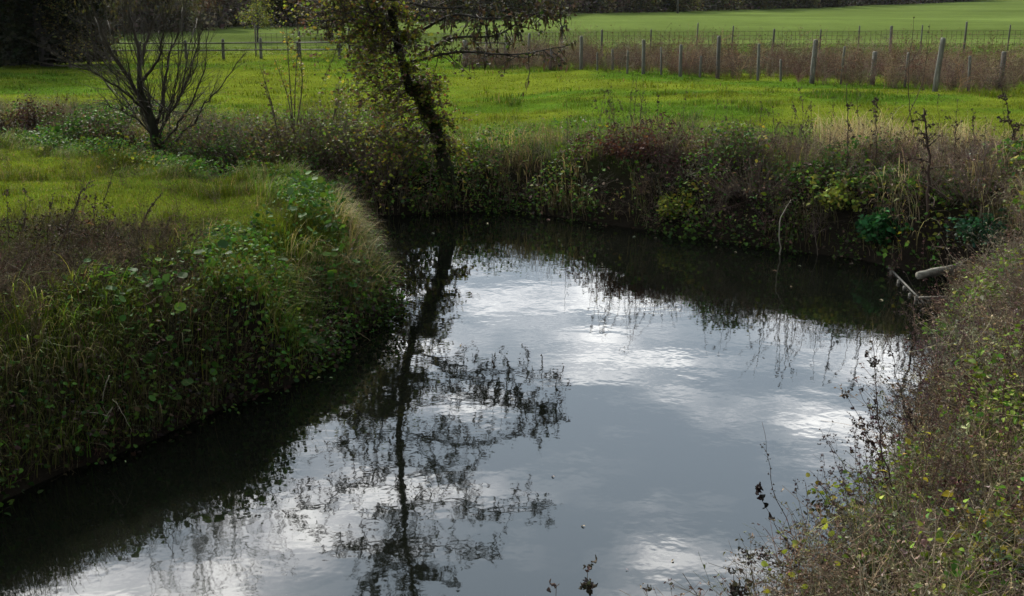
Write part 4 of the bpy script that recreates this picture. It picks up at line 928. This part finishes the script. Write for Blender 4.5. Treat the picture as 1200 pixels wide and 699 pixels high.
# pale bent reeds trailing in the water under the left bank
RC = (.34, .30, .22)
for i, (a, m_, t_) in enumerate((((85, 482), (125, 490), (92, 538)), ((118, 500), (132, 478), (105, 540)), ((132, 468), (140, 478), (155, 506)), ((128, 440), (120, 470), (130, 495)))):
    yb = onz(110, 545)[1] + .12; ps = [at(*q_, yb + .05 * i) for q_ in (a, m_, t_)]
    stalk(['pale dead reed arching off the left bank and down to the water', 'second pale reed bent beside the arching one', 'short pale reed pointing down right at the waterline', 'pale straw hanging above the bent reeds'][i], ps[0], ps[2], r=.005, nb=3, nl=0, col=RC, mid=ps[1], name='bent_reed', blen=.3)
b = onz(385, 462); 
for i, (a, t_) in enumerate((((405, 372), (424, 412)), ((395, 378), (400, 418)), ((412, 385), (440, 404)))):
    yb = onz(415, 400)[1]; stalk(['straw reed leaning into the water at the bank tip', 'second straw reed, steeper, at the bank tip', 'flat lying straw reed at the bank tip'][i], at(*a, yb), at(*t_, yb), r=.005, nb=2, nl=0, col=(.2, .16, .09), name='bent_reed')
# pale twig upright out of the water below the far bank
b = onz(916, 299); b[2] = -.15; stalk('pale bare twig standing upright in the water under the far bank', b, at(927, 234, b[1] + .1), r=.011, nb=3, nl=0, col=(.28, .25, .19), mid=at(914, 262, b[1]), name='driftwood_twig', cat='twig')
b = onz(960, 300); b[2] = -.1; stalk('thin grey twig leaning out of the water, right of the pale upright one', b, at(953, 255, b[1] + .2), r=.006, nb=2, nl=0, col=(.16, .13, .1), name='driftwood_twig', cat='twig')
b = onz(1012, 303); stalk('dry stem drooping from the far bank to the waterline', at(985, 258, b[1] + .4), b, r=.006, nb=3, nl=0, col=(.18, .15, .11), name='driftwood_twig', cat='twig')

# log and old bank boards at the right
l0 = onz(1075, 326, .10); l1 = onz(1142, 318, .22); l1 = at(1142, 314, l0[1] + .25)
lg = empty('bleached_log', l0); tag(lg, 'bleached grey log lying half out of the bank at the right end of the pool', 'log')
A = Acc(); P = spline([(0, 0, .03), (l1 - l0) * .5 + (0, 0, .04), l1 - l0, (l1 - l0) * 1.3], 6); tube(A, P, np.linspace(.050, .066, len(P)) * rng.uniform(.93, 1.07, len(P)), 12); A.build('trunk', M_log, lg)
A = Acc(); tube(A, spline([(l1 - l0) * .55 + (0, 0, .05), (l1 - l0) * .6 + (.05, .02, .09), (l1 - l0) * .75 + (.09, .04, .12)], 4), [.018] * 4 + [.014] * 4 + [.01], 7); A.build('broken_branch', M_log, lg)
b0 = onz(1077, 349, .03); bd = empty('floating_board', b0); tag(bd, 'narrow pale board lying flat in the water in front of the log', 'board')
A = Acc(); tube(A, np.array([[0, 0, 0], [.36, .02, 0]]), .016, 4); A.build('plank', M_log, bd)
for i, (px, py, tp_) in enumerate(((1046, 322, 312), (1053, 332, 322), (1060, 338, 326), (1068, 347, 334), (1075, 352, 340))):
    b = onz(px, py); h_ = (py - tp_) * b[1] / F * random.uniform(.2, .6); e_ = empty('bank_stake', b); tag(e_, 'short rotted stake poking out of the water left of the log', 'stake', 'rotted stakes left of the log')
    A = Acc(); lx = random.uniform(-.04, .04); tube(A, np.array([[0, 0, -.2], [lx * .8, 0, h_ * .9], [lx, 0, h_]]), [.022, .02, .008], 6); A.build('stake', M_postd, e_)
b = onz(1041, 314); b[2] = .01; e_ = empty('old_rail', b); tag(e_, 'rotten dark rail running along the row of stakes', 'board'); A = Acc(); tube(A, np.array([[0, 0, 0], onz(1082, 356) - b + (0, 0, .012)]), .014, 5); A.build('rail', M_postd, e_)

# leaves afloat
G3 = 'fallen leaves floating on the river'
for i, (px, py) in enumerate([(146, 541), (142, 528), (302, 466), (376, 443), (386, 444), (470, 395), (505, 274), (640, 258), (690, 268), (745, 278), (800, 284), (926, 337), (935, 312), (860, 296), (770, 280), (1083, 400), (838, 290), (1000, 310), (600, 468), (790, 657), (686, 618), (733, 668), (650, 560), (540, 405), (570, 262), (1030, 352), (905, 318)]):
    b = onz(px, py); b[2] = .006; A = Acc(); leaves(A, np.zeros((1, 3)), np.array([random.uniform(.04, .08) * min(1, b[1] / 13)]), cjit((.26, .22, .14) if i % 3 else (.36, .33, .26), 1), CURL, 30., np.array([[random.uniform(-1, 1), random.uniform(-1, 1), 0.]]))
    o = A.build('floating_leaf', M_dead); o.location = b; tag(o, 'small pale fallen leaf floating on the dark water', 'leaf', G3)

# ------------------------------------------------------------------ near right bank, plants in front of the water
def gn(px, py, tx, ty, label, **k):
    b = hit(px, py); return stalk(label, b, at(tx, ty, b[1] + k.pop('dy', 0)), **k)
DK = (.055, .04, .032)
gn(1065, 640, 1022, 400, 'tall dark stalk with knots of withered leaves leaning left over the pool', r=.006, nb=14, nl=80, lsz=.036, col=(.055, .035, .03), lcol=DK, blen=.25)
gn(1055, 600, 990, 455, 'dark weed spray with a clenched brown leaf cluster left of the tall stalk', r=.004, nb=10, nl=70, lsz=.04, col=(.06, .04, .03), lcol=DK)
gn(1100, 560, 1040, 395, 'brown leafy stalk right behind the tall knotted one', r=.005, nb=12, nl=80, lsz=.035, lcol=(.06, .04, .035))
b = hit(965, 690); stalk('long thin rod curving up over the water from the lower right', b, at(893, 495, b[1]), r=.0035, nb=6, nl=26, lsz=.02, mid=at(912, 585, b[1]), col=(.07, .05, .04), lcol=DK, blen=.12)
b = hit(955, 695); stalk('dry umbel stalk with a pale brown flat head', b, at(932, 572, b[1]), r=.0035, nb=5, nl=6, lsz=.02, col=(.12, .09, .06), lcol=(.12, .09, .06))
b_ = at(932, 572, b[1])
b = hit(985, 690); stalk('stem with shrivelled black leaves hooked over the water', b, at(886, 572, b[1]), r=.0035, nb=5, nl=22, lsz=.06, mid=at(925, 640, b[1]), col=DK, lcol=(.015, .012, .01))
b = hit(1010, 698); stalk('drooping nettle strung with withered dark leaves, lowest on the right bank', b, at(868, 645, b[1] - .1), r=.0045, nb=10, nl=90, lsz=.03, mid=at(930, 668, b[1]), col=(.05, .04, .03), lcol=(.045, .036, .03))
G4 = 'mauve weeds leaning over the pool from the right bank'
for k in range(46):
    t_ = k / 45; px = np.interp(t_, [0, .3, .6, 1], [1105, 1088, 1030, 915]) + random.uniform(0, 70); py = np.interp(t_, [0, .3, .6, 1], [400, 450, 570, 690]) + random.uniform(-10, 10)
    b = hit(px, min(py, 697)); stalk('mauve brown dead weed leaning out over the pool from the near right bank', b, b + np.array([random.gauss(-.22, .15), random.gauss(0, .12), random.uniform(.4, .8)]), r=.0035, nb=12, nl=60, lsz=.024, col=(.11, .08, .07), lcol=(.08, .055, .05), group=G4, name='dead_weed', blen=.45)
G5 = 'brown stems standing through the near right bank'
for k in range(40):
    b = hit(random.uniform(1030, 1200), random.uniform(330, 695)); stalk('brown upright dead stem standing in the thick of the near right bank', b, b + np.array([random.gauss(-.05, .15), random.gauss(0, .1), random.uniform(.5, 1.0)]), r=.004, nb=10, nl=40, lsz=.03, col=(.08, .045, .035), lcol=(.09, .05, .04), group=G5, name='dead_weed', blen=.3)
# broad yellow and green sprays on that bank
for (px, py, sz, cl, lb) in ((1000, 600, .05, (.22, .22, .04), 'sprig of pale yellow leaves at the edge of the pool'), (1178, 640, .05, (.25, .20, .03), 'yellowing sprig low at the right picture edge'), (1120, 400, .05, (.08, .15, .03), 'fresh green nettle tuft at the top of the near right bank'),
                             (1180, 350, .05, (.12, .17, .03), 'lime green leafy tuft at the right edge above the near bank'), (1190, 470, .05, (.10, .15, .02), 'green leafy tuft half way down the right picture edge'), (1050, 660, .04, (.10, .15, .03), 'small green sprig among brown stems, bottom right'), (1150, 520, .045, (.14, .17, .03), 'yellow green sprig in the middle of the near right bank')):
    bush('nettle_tuft', lb, hit(px, py + 25), .42, .28, 14, np.array([(.06, .07, .03)]), 240, np.array([cl, np.array(cl) * .7]), sz, 'plant')
# withered nettle tips rising into the bottom of the view
for (tx, ty, lb, sx) in ((689, 663, 'withered nettle top curled over, middle of the bottom edge', .15), (652, 686, 'small hooked nettle top left of the curled one', .1), (757, 688, 'little withered nettle top right of the curled one', .05), (800, 672, 'thin budded twig pointing up left at the bottom edge', .6),
                         (860, 668, 'upright withered stem at the foot of the right bank', .1), (875, 690, 'stubby withered stem beside the upright one', .05)):
    e_ = at(tx, ty, 3.3); b = G(e_[0] + sx + .12, 3.45); stalk(lb, b, e_, r=.0035, nb=5 if 'twig' in lb else 3, nl=10 if 'twig' in lb else 150, lsz=.02 if 'twig' in lb else .032, col=(.07, .05, .04), lcol=(.05, .04, .032), name='withered_nettle', blen=.06, cat='plant')
for px, py, tx, ty, lb in ((1125, 660, 1050, 600, 'curved pale straw blade, bottom right'), (1110, 690, 1085, 610, 'pale folded dry leaf blade, bottom right'), (1160, 560, 1130, 470, 'tan straw leaning left across the near bank'), (1190, 430, 1140, 330, 'long tan straw at the right edge of the view')):
    gn(px, py, tx, ty, lb, r=.004, nb=2, nl=3, lsz=.08, col=(.32, .27, .18), lcol=(.36, .30, .2), name='dry_straw')

# ------------------------------------------------------------------ the damp air of the valley
me = bpy.data.meshes.new('haze'); x0, x1, y0, y1, z0, z1 = -720, 720, -130, 960, -3, 75
vs = [(x, y, z) for z in (z0, z1) for y in (y0, y1) for x in (x0, x1)]
me.from_pydata(vs, [], [(0, 2, 3, 1), (4, 5, 7, 6), (0, 1, 5, 4), (2, 6, 7, 3), (0, 4, 6, 2), (1, 3, 7, 5)]); hz = bpy.data.objects.new('haze', me); COL.objects.link(hz)
m, t = new_mat('haze'); o_ = N(t, 'ShaderNodeOutputMaterial'); pv = N(t, 'ShaderNodeVolumePrincipled'); pv.inputs['Density'].default_value = .00005; pv.inputs['Color'].default_value = (.85, .9, 1, 1)
t.links.new(pv.outputs[0], o_.inputs['Volume']); me.materials.append(m); tag(hz, 'thin grey autumn haze over the valley', 'haze', kind='stuff')
